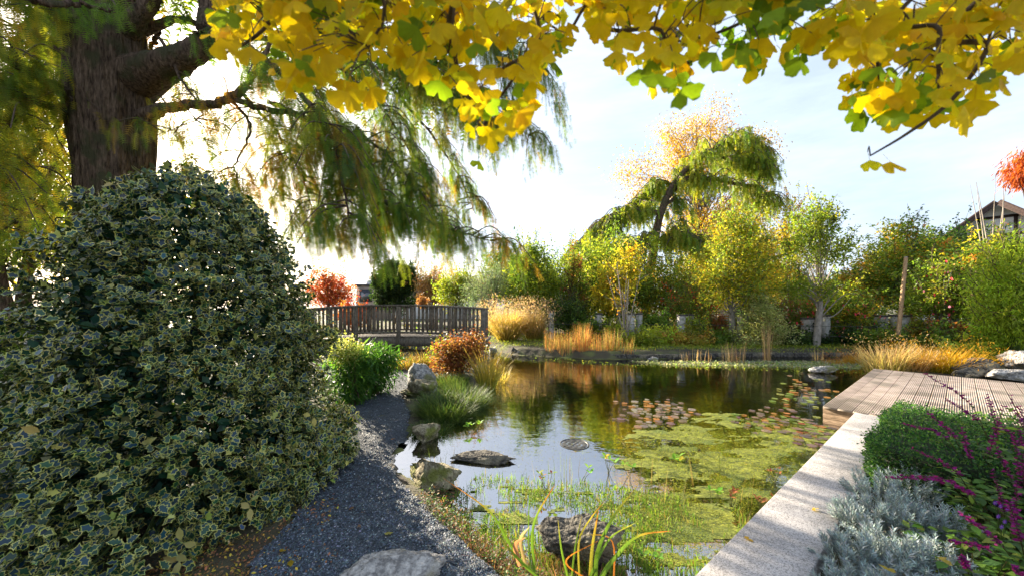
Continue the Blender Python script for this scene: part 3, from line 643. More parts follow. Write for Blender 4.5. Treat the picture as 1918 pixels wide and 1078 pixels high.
def leaves(acc, P, out, size, cols, tpl=T_LEAF, droop=.4, wts=None, jit=.18, spread=.9):
    n = len(P); d = nrm(out * .6 + randdir(n) * spread + A([0, 0, -droop])); up = nrm(randdir(n) * .8 + A([0, 0, 1]))
    acc.inst(tpl, P, frame(d, up), size * U(.65, 1.3, n), cols if isinstance(cols, np.ndarray) else pal(cols, n, jit, wts))
LEAFX = 1.15; STEMC = {'leaf': (.14, .2, .05)}
def tree(name, label, cat, base, blobs, cols, nclump=160, nleaf=9000, lsz=.1, trunk=.12, lean=(0, 0), group=None, wts=None, clump_r=.35, bark='bark_grey', mat='leaf', tpl=T_LEAF, forks=1, branches=26, droop=.4, crown='crown', extra=None, twigs=True, tt=None, shoots=1, scale=True):
    base = A(base); t = thing(name, label, cat, base, group); nleaf = int(nleaf * LEAFX * (1 if base[1] > 9 else .8)); nclump = int(nclump * 1.25); clump_r *= 1.2
    if base[1] > 9 and scale: blobs = [(b[0], b[1] * A([1.14, 1.1, 1.12])) for b in blobs]
    cols = [tuple(A(c) * (1.3, 1.22, 1.1)) for c in cols]; lsz *= 1.14
    C, d, bi = clumps_in(blobs, nclump)
    C[:, 2] = np.maximum(C[:, 2], base[2] + .1)
    top = max(b[0][2] + b[1][2] * .1 for b in blobs) if tt is None else tt
    tops = []
    tr = Acc()
    cen = np.mean([b[0] for b in blobs], 0)
    for k in range(forks):
        tg = A([cen[0] + lean[0], cen[1], top]) if forks == 1 else A([cen[0], cen[1], top]) + A([U(-1, 1), U(-1, 1), 0]) * (blobs[0][1] * .6)
        pts = np.stack([base + A([U(-.1, .1), U(-.1, .1), -.1]) * (forks > 1), base * .75 + tg * .25 + A([U(-1, 1), U(-1, 1), 0]) * trunk * 1.2, base * .45 + tg * .55 + A([U(-1, 1), U(-1, 1), 0]) * trunk * 2, tg])
        tr.tube(pts, [trunk * 1.2, trunk * .9, trunk * .55, trunk * .08], 8, STEMC.get(bark, (1, 1, 1)), 14); tops.append(cr(pts, 20))
    for b_ in rng.permutation(nclump)[:branches]:
        tp = tops[rng.integers(len(tops))]; zt = base[2] + (C[b_][2] - base[2]) * U(.45, .85)
        k = np.argmin(abs(tp[:, 2] - zt)); p0 = tp[k]
        m = p0 * .5 + C[b_] * .5 + A([0, 0, .12 * np.linalg.norm(C[b_] - p0)]) + rng.normal(0, .06, 3)
        r0 = trunk * (.3 - .2 * k / 20); m = m + rng.normal(0, .1 * np.linalg.norm(C[b_] - p0), 3); tr.tube([p0, m, C[b_]], [r0, r0 * .6, r0 * .15], 5, STEMC.get(bark, (1, 1, 1)), 8)
    tr.build('trunk', M[bark], t, smooth=True)
    i = rng.integers(nclump, size=nleaf); P = C[i] + rng.normal(0, clump_r * .6, (nleaf, 3)) * A([1, 1, .7])
    ok = P[:, 2] > base[2] + .03; P = P[ok]; i = i[ok]
    cc = pal(cols, nclump, .2, wts); col = np.clip(cc[i] * .6 + pal(cols, len(i), .2, wts) * .4, .003, .9)
    s = Acc(); leaves(s, P, nrm(P - C[i] + d[i] * .3), lsz, col, tpl, droop)
    if shoots and base[1] > 9:
        ns = int(nclump * .55 * shoots); ci = rng.integers(nclump, size=ns); dd = nrm(d[ci] * .8 + A([0, 0, .9]) + rng.normal(0, .35, (ns, 3))); Ls = U(.7, 2.2, ns) * clump_r * 1.5; sh = Acc(); m = 16
        for q in range(ns):
            e = C[ci[q]] + dd[q] * Ls[q]; sh.tube([C[ci[q]], C[ci[q]] * .5 + e * .5 + rng.normal(0, .05, 3), e], [.012, .004], 3, (.1, .08, .05), 4)
        u = U(.2, 1.02, (ns, m)); Ps = (C[ci][:, None] + dd[:, None] * (Ls[:, None] * u)[..., None] + rng.normal(0, .05, (ns, m, 3))).reshape(-1, 3); leaves(s, Ps, randdir(len(Ps)), lsz, np.repeat(cc[ci], m, 0) * U(.8, 1.25, (len(Ps), 1)), tpl, droop)
        tag(sh.build('shoots', M['twig'], t), kind='stuff')
    if extra: extra(s, C, d)
    s.build(crown, M[mat], t)
    return t

# ------------------------------------------------------------------ hanging conifer foliage
def strands(acc, P0, L, cols, seg=.13, tpl=T_FROND, wind=(.10, 0), wts=None, sc=1.35, col=None):
    n = len(P0); K = max(1, int(np.max(L) / seg)); P = np.array(P0, float); az = U(0, 6.28, n)
    d = nrm(np.stack([np.cos(az) * .8 + wind[0] * 2, np.sin(az) * .8 + wind[1], U(-.7, 0, n)], 1)); c0 = pal(cols, n, .2, wts) if col is None else col
    for k in range(K):
        on = L > k * seg
        if not on.any(): break
        d = nrm(d * .55 + A([wind[0], wind[1], -.75]) + rng.normal(0, .16, (n, 3)))
        q = np.nonzero(on)[0]
        acc.inst(tpl, P[q], frame(d[q], randdir(len(q))), seg * sc * U(.8, 1.2, len(q)), np.clip(c0[q] * U(.8, 1.2, len(q))[:, None], .003, .9))
        P = P + d * seg
def weep(acc, tw, limbs, nsec, reach, L, per, cols, wts=None, seg=.13, tpl=T_FROND, r0=.012, droop=.5, wind=(.1, 0), tmin=.05, keep=None, sc=1.3):
    """side twigs that leave the limbs, arch and carry curtains of hanging sprays"""
    for pts, dens in limbs:
        Q = cr(pts, 40); m = int(nsec * dens)
        for _ in range(m):
            u = U(tmin, 1) ** .85; p = Q[min(39, int(u * 39))]; tdir = nrm(Q[min(39, int(u * 39) + 1)] - Q[max(0, int(u * 39) - 1)])
            a = U(0, 6.28); o = nrm(A([math.cos(a), math.sin(a), U(-.1, .5)]) + tdir * .7); R = reach * U(.4, 1.1)
            e = p + o * R + A([0, 0, -droop * R * R]); mid = p + o * R * .55 + A([0, 0, .06 * R])
            tq = cr([p, mid, e], 9); tw.tube(tq, [r0 * 1.3, r0 * .5], 4, (1, 1, 1))
            k = rng.integers(2, 9, per); s0 = tq[k] + rng.normal(0, .035, (per, 3))
            if keep is not None:
                q_ = keep(s0)
                if not q_.any(): continue
                s0 = s0[q_]; k = k[q_]
            m_ = len(s0); strands(acc, s0, L * U(.3, 1.15, m_) * (.6 + .5 * k / 8), None, seg, tpl, wind, sc=sc, col=np.clip(pal(cols, 1, .15, wts) * .5 + pal(cols, m_, .2, wts) * .5, .003, .9))
def S_(*p): return [at(*q) for q in p]

# ------------------------------------------------------------------ the big cypress on the left
base = A([-6.79, 6.0, 0]); t = thing('bald_cypress', 'huge old cypress with fluted brown trunk and drooping green branches at the left', 'tree', base)
s = Acc(); zz_ = np.linspace(-.2, 11.5, 170); nth = 150; th = np.linspace(0, 2 * math.pi, nth, endpoint=False); V = []
for z in zz_:
    R0 = .46 + .22 * math.exp(-max(z, 0) / 1.1) + .07 * math.exp(-((z - 5.0) / .9) ** 2) - .022 * max(0, z - 6)
    cx_ = -6.79 + .04 * math.sin(z * .6) - .03 * z * .2; cy_ = 6 + .05 * math.sin(z * .4 + 1)
    for q in th:
        fl = .085 * abs(math.sin(3.5 * q + .25 * math.sin(z * .7) + 1.1)) + .02 * math.sin(9 * q + z * .3)
        nb = noise.noise(Vector((math.cos(q) * 8, math.sin(q) * 8, z * .5))) * .05 + noise.noise(Vector((math.cos(q) * 19, math.sin(q) * 19, z * .7 + 7))) * .04
        r_ = R0 * (.93 + fl + nb * 1.6); V.append((cx_ + r_ * math.cos(q), cy_ + r_ * math.sin(q), z))
i = (np.arange(len(zz_) - 1)[:, None] * nth + np.arange(nth)[None]); j = (np.arange(len(zz_) - 1)[:, None] * nth + (np.arange(nth)[None] + 1) % nth)
s.raw(V, np.stack([i, j, j + nth, i + nth], -1).reshape(-1, 4), (1, 1, 1)); s.build('trunk', M['bark'], t, smooth=True)
big = [([(255, 150, 6.05), (300, 128, 5.8), (345, 108, 5.7), (382, 78, 5.75), (394, 35, 5.8), (385, -30, 5.9), (360, -140, 6.2)], [.36, .25, .19, .175, .165, .14, .07]),
       ([(260, 225, 6.0), (300, 205, 5.85), (350, 199, 5.7), (410, 193, 5.6), (455, 168, 5.6), (480, 130, 5.7), (520, 60, 6.0)], [.14, .085, .07, .065, .06, .045, .02]),
       ([(430, 184, 5.6), (500, 205, 5.6), (560, 217, 5.7), (610, 255, 5.8), (660, 315, 5.9), (710, 370, 6.1), (760, 400, 6.3), (850, 432, 6.6), (935, 455, 6.9)], [.05, .045, .04, .038, .033, .028, .022, .016, .006]),
       ([(225, 70, 6), (262, 30, 5.8), (300, -30, 5.8), (330, -120, 6)], [.2, .13, .11, .06]),
       ([(190, 110, 5.9), (140, 50, 5.6), (95, 15, 5.4), (45, -30, 5.2), (-40, -90, 5)], [.2, .11, .09, .07, .03]),
       ([(170, 205, 5.9), (125, 180, 5.6), (85, 150, 5.4), (40, 130, 5.2), (-10, 100, 5.0), (-120, 90, 4.6)], [.16, .09, .075, .06, .05, .02]),
       ([(170, 235, 5.9), (130, 212, 5.6), (70, 195, 5.3), (0, 168, 5.1), (-90, 165, 4.8)], [.1, .05, .045, .04, .02]),
       ([(270, 60, 6), (330, 38, 6.1), (380, 48, 6.3), (450, 70, 6.6), (560, 75, 7), (700, 110, 7.4), (820, 165, 7.6), (930, 215, 7.8), (1005, 262, 7.9)], [.09, .055, .05, .045, .04, .035, .028, .02, .006]),
       ([(380, 60, 5.75), (470, 90, 5.5), (540, 150, 5.3), (610, 235, 5.3), (640, 330, 5.4), (655, 420, 5.4)], [.07, .045, .04, .032, .024, .008]),
       ([(390, 0, 6.2), (560, 10, 7.2), (690, 120, 8.2), (790, 230, 8.6), (855, 320, 8.7), (890, 400, 8.7)], [.06, .045, .04, .03, .02, .006]),
       ([(450, 170, 5.65), (520, 250, 6.3), (565, 330, 6.4), (595, 430, 6.5)], [.03, .024, .018, .006]),
       ([(430, 185, 5.6), (470, 240, 5.9), (440, 320, 6.1), (470, 400, 6.2)], [.028, .02, .013, .005]),
       ([(360, -60, 6.1), (600, -90, 6.6), (800, -20, 7.2), (930, 70, 7.7), (985, 130, 7.9)], [.07, .06, .05, .03, .01]),
       ([(300, 70, 5.9), (340, 150, 5.5), (378, 215, 5.4), (300, 250, 5.6)], [.03, .018, .01, .004]),
       ([(300, 60, 6.2), (280, 100, 6.6), (300, 170, 6.9), (330, 240, 7)], [.04, .03, .02, .006]),
       ([(200, 120, 6.4), (150, 100, 8), (60, 140, 9.5), (-60, 200, 10)], [.1, .07, .05, .01]),
       ([(-20, -40, 4.9), (60, 0, 4.2), (150, 10, 4.6), (210, 20, 4.7)], [.05, .04, .03, .01])]
for k, (p, r_) in enumerate(big):
    s = Acc(); P = cr(S_(*p), 36); P = P + rng.normal(0, .012, P.shape) * (min(r_) < .1)
    s.tube(P, r_, 12 if r_[0] > .1 else 7, (1, 1, 1)); s.build('limb', M['bark'], t, smooth=True)
gP = [(.065, .14, .02), (.1, .19, .02), (.17, .25, .025), (.32, .31, .03), (.42, .17, .025), (.04, .09, .035)]
tw = Acc(); fo = Acc()
def lim(k): return S_(*big[k][0])
xl = [S_((540, 60, 7), (640, 130, 7), (720, 210, 7.2), (770, 290, 7.4), (800, 370, 7.6)), S_((640, 100, 8), (760, 150, 8), (860, 195, 8.2), (950, 250, 8.4)), S_((500, 190, 6), (600, 230, 6.4), (700, 270, 6.8), (780, 350, 7), (850, 440, 7.2)), S_((520, 100, 6.6), (600, 190, 7), (680, 300, 7.2), (720, 430, 7.2))]
for P in xl:
    s = Acc(); s.tube(cr(P, 30), [.035, .025, .018, .006], 6, (1, 1, 1)); s.build('limb', M['bark'], t, smooth=True)
weep(fo, tw, [(lim(2), 1.0), (lim(7), .9), (lim(8), .8), (lim(9), .8), (lim(10), .4)] + [(P, .9) for P in xl], 58, .8, .55, 15, gP, [3, 4, 4, 2.2, 1, .8], tmin=.15, seg=.115, sc=1.5)
weep(fo, tw, [(lim(12), 1.0)], 40, 1.0, .9, 18, gP, [3, 4, 3, .6, .4, 3], tmin=.2)
weep(fo, tw, [(lim(11), .6), (lim(1), .5), (lim(13), .4), (lim(14), .5), (lim(10), .6), (S_((470, 150, 5.9), (420, 230, 6.2), (380, 290, 6.4), (350, 330, 6.5)), .5), (S_((540, 260, 6.3), (530, 330, 6.5), (545, 400, 6.6)), .7)], 34, .6, .5, 9, gP, [2, 2, 3, 3.5, 3, .6], r0=.009)
LLm = [S_((125, 215, 6), (80, 270, 5.8), (20, 330, 5.6), (-30, 400, 5.5)), S_((140, 200, 7), (90, 330, 7.4), (20, 420, 7.6), (-60, 460, 7.8)), S_((60, 190, 5.3), (10, 240, 5), (-60, 300, 4.8)), S_((140, 120, 6.6), (60, 60, 6.4), (-40, 40, 6.2))]
for P in LLm:
    s = Acc(); s.tube(cr(P, 30), [.04, .03, .02, .006], 6, (1, 1, 1)); s.build('limb', M['bark'], t, smooth=True)
def off_trunk(p):
    x = CX + p[:, 0] / p[:, 1] * F
    return (x < 118) | (rng.random(len(p)) < .05)
weep(fo, tw, [(lim(4), .9), (lim(5), 1), (lim(6), 1), (lim(15), 2.2)] + [(P, .8) for P in LLm], 30, .9, .6, 12, [(.1, .18, .02), (.18, .25, .02), (.34, .33, .03), (.45, .25, .025)], [3, 3, 3, 1.5], keep=off_trunk)  # brighter yellow-green palette: sunlight on the left sprays put into the colour
weep(fo, tw, [(S_((130, -40, 5.2), (145, 0, 5), (140, 50, 4.95)), .3), (S_((180, -60, 5), (205, -20, 4.9), (200, 20, 4.9)), .15)], 26, .25, .4, 8, [(.1, .2, .02), (.14, .24, .03)])
# upper crown outside the picture: shades the foreground as in the photograph
weep(fo, tw, [([A([-6.8, 6, 8]), A([-5, 8, 8.6]), A([-3.0, 9.5, 8.4]), A([-1.8, 9.8, 8.2])], 1), ([A([-6.8, 6, 9]), A([-6, 8.0, 10]), A([-5, 9.6, 9.8])], 1), ([A([-6.8, 6, 9.5]), A([-4, 5, 10]), A([-1.5, 4.5, 9])], .8), ([A([-6.8, 6, 8.5]), A([-9, 7, 9.5]), A([-12, 9, 8.5])], 1)], 34, 1.3, 1.3, 16, gP, [4, 4, 3, 1, .5, 1], seg=.34, tpl=T_FROND_S, sc=1.1)
tw.build('twigs', M['twig'], t); tag(fo.build('foliage', M['needle'], t), kind='stuff')
print('cypress', sum(len(x) for x in fo.f3))

# ------------------------------------------------------------------ variegated holly
hc = A([-2.86, 3.15, 0]); t = thing('holly_bush', 'large variegated holly bush with cream edged spiny leaves left of the gravel path', 'bush', hc)
prz = A([0, .1, .35, .7, 1.1, 1.56, 2.08, 2.4, 2.62, 2.75]); prr = A([1.18, 1.24, 1.24, 1.14, 1.07, 1.0, .85, .63, .36, .08])
nt_ = 4300; zt = 2.72 * rng.random(nt_) ** 1.35 + .04; az = U(0, 2 * math.pi, nt_)
lump = A([noise.noise(Vector((math.cos(a) * 2.2, math.sin(a) * 2.2, z * 2.0))) for a, z in zip(az, zt)])
rr = np.interp(zt, prz, prr) * .91 * (1 + .2 * lump) * (1 + .3 * np.clip(np.cos(az - math.atan2(-hc[1], -hc[0]) + .25), 0, 1) ** 2 * (1 - sm(zt / 1.5))) * np.where(rng.random(nt_) < .35, U(.72, .95, nt_), U(.93, 1.08, nt_))
keep = rng.random(nt_) < np.clip(rr / 1.3 + .12, 0, 1); zt, az, rr = zt[keep], az[keep], rr[keep]; nt_ = len(zt)
tip = np.stack([hc[0] + rr * np.cos(az), hc[1] + rr * np.sin(az), zt], 1)
outd = nrm(np.stack([np.cos(az), np.sin(az), U(.0, .9, nt_)], 1) + rng.normal(0, .3, (nt_, 3)))
tw = Acc(); tw.tube([hc + A([0, 0, -.1]), hc + A([.05, 0, 1.2]), hc + A([0, .05, 2.55])], [.07, .05, .012], 8, (.1, .09, .06), 12)
for k in range(0, nt_, 2):
    b0 = hc + A([0, 0, max(.1, tip[k][2] * .75)]); b0 = b0 * .35 + tip[k] * .65; tw.tube([b0, tip[k] - outd[k] * .12, tip[k]], [.006, .004, .002], 4, (.09, .13, .04))
nl = 8; P = []; D = []; UP = []; W_ = []
for q in range(nl):
    a = rng.normal(0, 1, (nt_, 3)); side = nrm(a - (a * outd).sum(1, keepdims=True) * outd); up_ = U(-.13, .03, nt_)[:, None]
    P.append(tip + outd * up_ + side * .008); D.append(nrm(side + outd * U(.1, .9, nt_)[:, None])); UP.append(nrm(outd + rng.normal(0, .35, (nt_, 3)) + A([0, 0, .5])))
P = np.concatenate(P); D = np.concatenate(D); UP = np.concatenate(UP); nL = len(P); sz = U(.036, .068, nL)
ctr = pal([(.004, .028, .044), (.006, .036, .054), (.01, .045, .022), (.013, .055, .022)], nL, .3); mar = pal([(.38, .38, .085), (.46, .44, .12), (.27, .31, .06)], nL, .16)  # bluish centres carry the sheen of the sky in their colour
allc = rng.random(nL) < .035; ctr[allc] = mar[allc] * .95
# stretches of plain green growth near the right foot
camd = np.linalg.norm(P - A([0, 0, H0]), axis=1); pxx = CX + P[:, 0] / P[:, 1] * F; pyy = HY - (P[:, 2] - H0) / P[:, 1] * F
surf = np.repeat(((tip - hc)[:, :2] @ -nrm(hc[:2]) > .35 * rr)[None], nl, 0).ravel() & (np.repeat(rr[None], nl, 0).ravel() > .86 * np.interp(P[:, 2], prz, prr))
vis = (pxx > 0) & (pyy < 1078) & surf; order = np.argsort(np.where(vis, -sz / camd, 9)); own = order[:300]
Rm = frame(D, UP); R3 = Rm; hm = []
for v in range(3):
    for cc_ in range(2):
        s = Acc(); (tv, tf), wt_ = HOLLY[v]
        s.inst((tv, tf), A([[0, 0, 0]]), np.eye(3)[None], 1.0, A([[(.008, .045, .052), (.014, .06, .034)][cc_]]), A([(.44, .42, .11)]), wt_)
        hm.append(s)
hmo = [x.build('leaf', M['holly'], t) for x in hm]
for o in hmo: o.data.transform(Matrix.Translation(Vector(ORG[t])))
for q, k in enumerate(own):
    if q < 6: o = hmo[q]; o.matrix_local = Matrix([[*Rm[k][0], P[k][0] - hc[0]], [*Rm[k][1], P[k][1] - hc[1]], [*Rm[k][2], P[k][2] - hc[2]], [0, 0, 0, 1]]) @ Matrix.Scale(float(sz[k]), 4)
    else: place_part('leaf', hmo[q % 6].data, P[k], Rm[k], sz[k], t)
rest = np.ones(nL, bool); rest[own] = False; rest = np.nonzero(rest)[0]; s = Acc()
frt = ((P - hc)[:, :2] @ -nrm(hc[:2])) > .1
for v in range(3):
    k = rest[v::3]; k2 = k[~frt[k]]; k = k[frt[k]]; (tv, tf), wt_ = HOLLY_S[v]; s.inst((tv, tf), P[k], Rm[k], sz[k], ctr[k], mar[k], wt_)
    s.inst(T_FINE, P[k2], Rm[k2], sz[k2] * 1.1, ctr[k2] * .7 + mar[k2] * .3)
m_ = 15000; z_ = 2.5 * rng.random(m_) ** 1.3 + .05; a_ = U(0, 6.28, m_); r_ = np.interp(z_, prz, prr) * U(.5, .8, m_); Pi = np.stack([hc[0] + r_ * np.cos(a_), hc[1] + r_ * np.sin(a_), z_], 1)
s.inst(T_LEAF, Pi, frame(randdir(m_), randdir(m_)), U(.05, .09, m_), pal([(.015, .055, .035), (.02, .07, .03), (.2, .22, .08)], m_, .2, [4, 3, .8]))
tag(s.build('foliage', M['holly'], t), kind='stuff'); tag(tw.build('stems', M['leaf'], t), kind='stuff')
# yellow fallen leaves caught on the holly
for i, (px, py, lb) in enumerate([(330, 1010, 'cluster of pale yellow leaves caught low on the holly, biggest of them'), (345, 990, 'pale yellow leaf caught on the holly just above the biggest cluster'), (470, 935, 'pale yellow leaf caught on the holly near its right edge'), (205, 345, 'cream coloured young leaf at the top of the holly against the trunk'),
                                  (585, 770, 'yellow leaf caught on the right flank of the holly'), (85, 800, 'yellow leaf caught on the left flank of the holly')]):
    ray = nrm(A([(px - CX) / F, 1, -(py - HY) / F])); tt_ = np.linspace(1.5, 5, 400); Q = ray * tt_[:, None] + A([0, 0, H0]); rad_ = np.hypot(Q[:, 0] - hc[0], Q[:, 1] - hc[1]); hit = np.nonzero(rad_ < np.interp(Q[:, 2], prz, prr) * 1.08)[0]
    if not len(hit): continue
    p = Q[hit[0]]; s = Acc(); p = p + A([.08, -.1, 0]) * (p[2] < 1); n_ = 5 if i == 0 else 2
    s.inst(T_FINE, p + rng.normal(0, .04 if i == 0 else .015, (n_, 3)), frame(nrm(rng.normal(size=(n_, 3)) * [1, .3, 1]), A([.3, -1, .5])), A([.075] * n_), pal([(.6, .52, .2), (.55, .45, .15)], n_, .1))
    tag(s.build('fallen_leaf', M['leaf'], origin=p), lb, 'leaf', 'yellow leaves caught on the holly')
print('holly', nL)

# ------------------------------------------------------------------ ginkgo overhead
gb = A([2.6, -1.6, 0]); t = thing('ginkgo_tree', 'ginkgo with blurred golden fan leaves hanging over the top of the view', 'tree', gb)
s = Acc(); s.tube([gb, gb + A([-.1, .05, 1.5]), gb + A([-.3, .3, 3.0])], [.13, .1, .06], 10, (1, 1, 1), 12); s.build('trunk', M['bark_grey'], t, smooth=True)
fork = gb + A([-.3, .3, 3.0])
gl = [[(560, -90, .9), (520, 20, .95), (470, 75, 1.0), (400, 110, 1.05)], [(980, -120, .85), (1010, 70, .9), (940, 130, .9), (875, 185, .95)], [(700, -100, .8), (720, 20, .8), (690, 90, .82)], [(1200, -80, .8), (1240, 60, .85), (1290, 120, .9)],
      [(1130, -60, 1.0), (1090, 20, 1.0), (1060, 60, 1.0), (1020, 40, 1.05)], [(1480, -90, .85), (1420, 20, .9), (1320, 70, .95), (1240, 80, 1)], [(1900, -60, .8), (1850, 90, .8), (1780, 190, .85), (1700, 250, .88), (1630, 292, .9)], [(1650, -70, .85), (1640, 60, .85), (1650, 180, .9)],
      [(900, 240, .95), (920, 200, .95), (960, 150, .92), (1000, 60, .92)], [(1800, -90, .75), (1760, 60, .78), (1760, 200, .82)], [(850, -90, .78), (850, 20, .8), (840, 100, .85)]]
limb_pts = []
for k, p in enumerate(gl):
    W = S_(*p); W = [fork * .5 + W[0] * .5 + A([0, 0, .25])] + W if k % 3 == 0 else [W[0] + A([.1, -.3, .35])] + W
    if k % 3: W = [limb_pts[k - k % 3][0]] + W
    s = Acc(); Q = cr(W, 30); s.tube(Q, [.012, .006, .005, .004, .002], 6, (1, 1, 1)); s.build('branch', M['twig'], t, smooth=True); limb_pts.append(Q)
s = Acc()
for k in (0, 3, 6, 9): s.tube([fork, fork * .5 + limb_pts[k][0] * .5 + A([0, 0, .2]), limb_pts[k][0]], [.045, .02, .012], 7, (1, 1, 1), 10)
s.build('limb', M['bark_grey'], t, smooth=True)
bpx = [400, 430, 470, 500, 530, 560, 590, 620, 650, 700, 730, 760, 800, 840, 860, 885, 905, 950, 1000, 1020, 1045, 1070, 1120, 1150, 1200, 1250, 1300, 1325, 1350, 1400, 1440, 1480, 1540, 1580, 1620, 1680, 1720, 1770, 1830, 1850, 1880, 1940]
bpy_ = [90, 60, 80, 140, 150, 165, 130, 140, 180, 170, 120, 120, 150, 155, 190, 225, 265, 245, 200, 150, 120, 70, 60, 110, 130, 165, 150, 100, 110, 105, 115, 100, 130, 170, 225, 225, 265, 250, 215, 170, 140, 95]
n = 2300; gx = U(395, 1960, n); gy = np.interp(gx, bpx, bpy_) - rng.random(n) ** .85 * 270 - 12; gy = np.maximum(gy, -100 - U(0, 50, n)); gd = U(.72, 1.12, n)
hole = (((gx - 1085) / 30) ** 2 + ((gy - 30) / 35) ** 2 < 1) | (A([noise.noise(Vector((a / 75, b / 60, 1.7))) for a, b in zip(gx, gy)]) > .38) | ((gy < 40) & (abs(gx - 1010) < 60) & (rng.random(n) < .6)); gx, gy, gd = gx[~hole], gy[~hole], gd[~hole]
P = np.stack([(gx - CX) / F * gd, gd, H0 - (gy - HY) / F * gd], 1); n = len(P)
hand = [(905, 292, .95), (1385, 108, .95), (1445, 100, .95), (1640, 195, .85), (1685, 190, .88), (1655, 290, .9), (1625, 285, .9), (415, 75, 1.05), (430, 100, 1.05), (655, 145, .72), (548, 140, .75), (1270, 150, .9), (1290, 140, .9)]
P = np.vstack([P, S_(*hand)]); n = len(P)
D = nrm(np.stack([rng.normal(0, .5, n), rng.normal(0, .35, n), -U(.5, 1.3, n)], 1)); UPg = nrm(np.stack([rng.normal(0, .45, n), -np.ones(n) + rng.normal(0, .3, n), rng.normal(0, .5, n)], 1)); sg_ = U(.042, .074, n)
colg = pal([(.8, .62, .02), (.72, .58, .018), (.6, .58, .03), (.78, .52, .015)], n, .12)
gxx = CX + P[:, 0] / P[:, 1] * F; gyy = HY - (P[:, 2] - H0) / P[:, 1] * F
gm = ((gxx > 1330) & (gxx < 1530) & (rng.random(n) < .6)) | ((gxx > 1150) & (gxx < 1340) & (gyy > 100) & (rng.random(n) < .5)) | ((abs(gxx - 1650) < 60) & (abs(gyy - 200) < 40) & (rng.random(n) < .6)) | (rng.random(n) < .09) | ((gxx > 1560) & (gyy > 120) & (rng.random(n) < .15))
colg[gm] = pal([(.13, .24, .025), (.2, .3, .03)], gm.sum(), .1)
Rg = frame(D, UPg); big_ = np.argsort(-(sg_ / P[:, 1]) * ((gyy > 0) & (gxx < 1918)))[:300]
GTW = np.concatenate([[.5], np.tile([.0, .55], 8)[:15] * U(.5, 1.2, 15), np.ones(4)]); gms = []
for v in range(4):
    for c_ in ((.8, .62, .02), (.74, .53, .016), (.24, .38, .03)):
        s = Acc(); s.inst(GINK[v], A([[0, 0, 0]]), np.eye(3)[None], 1.0, A([c_]), A([c_]) * A([.9, .76, .8]), GTW); o = s.build('leaf', M['ginkgo'], t); o.data.transform(Matrix.Translation(Vector(ORG[t]))); gms.append(o)
cnt = [0] * 12
for q, k in enumerate(big_):
    ci = 2 if gm[k] else (q % 2); mi = (q % 4) * 3 + ci; 
    if cnt[mi] == 0: o = gms[mi]; o.matrix_local = Matrix([[*Rg[k][0], P[k][0] - gb[0]], [*Rg[k][1], P[k][1] - gb[1]], [*Rg[k][2], P[k][2] - gb[2]], [0, 0, 0, 1]]) @ Matrix.Scale(float(sg_[k]), 4)
    else: place_part('leaf', gms[mi].data, P[k], Rg[k], sg_[k], t)
    cnt[mi] += 1
for q in range(12):
    if cnt[q] == 0: bpy.data.objects.remove(gms[q])
rest = np.setdiff1d(np.arange(n), big_); s = Acc()
for v in range(4): k = rest[v::4]; s.inst(GINK[v], P[k], Rg[k], sg_[k], colg[k], colg[k] * A([.9, .76, .8]), GTW)
# crown over and behind the camera
n2 = 500; P2 = np.stack([U(-2, 4, n2), U(-2.2, .7, n2), U(2.7, 4.2, n2)], 1); s.inst(GINK[0], P2, frame(nrm(rng.normal(0, .5, (n2, 3)) + A([0, 0, -1])), randdir(n2)), U(.06, .08, n2), pal([(.6, .4, .02), (.5, .4, .02)], n2, .1))
tag(s.build('foliage', M['ginkgo'], t), kind='stuff')
# petioles back to the twigs
tw = Acc(); allL = np.concatenate(limb_pts)
for k in range(0, n, 3):
    j = np.argmin(((allL - P[k]) ** 2).sum(1)); q = allL[j]
    if np.linalg.norm(q - P[k]) < .3: tw.tube([q, q * .5 + P[k] * .5 + A([0, 0, .02]), P[k]], [.0018, .0015, .001], 4, (1, 1, 1), 5)
tag(tw.build('twigs', M['twig'], t), kind='stuff')
# ------------------------------------------------------------------ trees and shrubs round the pond
def TB(px, pyb, Yd): c = at(px, pyb, Yd); return A([c[0], Yd, float(hgt(c[0], Yd)) if Yd < 60 else 0])
# left background, behind the holly
tree('spreading_tree', 'two stemmed tree with yellow green leaves behind the holly at the left edge', 'tree', TB(50, 600, 9.5), [blob(60, 330, 120, 170, 9.5), blob(-40, 250, 120, 160, 9.5), blob(90, 450, 60, 40, 9.5)], YG + [(.4, .3, .03), (.12, .2, .03)], 300, 20000, .085, .16, forks=2, bark='bark', branches=60, clump_r=.5)
tree('background_tree', 'yellowing tree glimpsed behind the cypress trunk and holly', 'tree', TB(250, 600, 17), [blob(160, 400, 170, 130, 17), blob(-30, 430, 120, 100, 17)], YG + YE[:1], 200, 8000, .15, .2, clump_r=.7)
tree('garden_shrub', 'dark leafy shrub low at the left edge beside the holly', 'shrub', TB(-20, 900, 3.6) * A([1, 1, 0]), [blob(-30, 760, 90, 90, 3.7)], DK_ + GR[:1], 120, 4500, .05, .02, forks=4, clump_r=.12, bark='twig')
tree('garden_shrub', 'green shrub behind the holly at the left edge under the two stemmed tree', 'shrub', TB(60, 680, 6.5), [blob(60, 640, 110, 55, 6.5)], GR + YG[:1], 140, 5000, .06, .03, forks=4, clump_r=.2, bark='twig')
# behind the bridge
tree('maple_tree', 'orange red maple left of the bungalow behind the bridge', 'tree', TB(620, 585, 22), [blob(618, 548, 34, 24, 22), blob(634, 560, 26, 13, 22), blob(610, 518, 20, 14, 22)], RD + RU + OR[:1], 130, 4200, .11, .1, forks=2, clump_r=.35, branches=40)
tree('red_shrub', 'bright orange shrub under the maple showing through the bridge railing', 'shrub', TB(670, 600, 18), [blob(662, 592, 26, 14, 18)], OR + RD[:2], 90, 2600, .1, .03, forks=4, clump_r=.25)
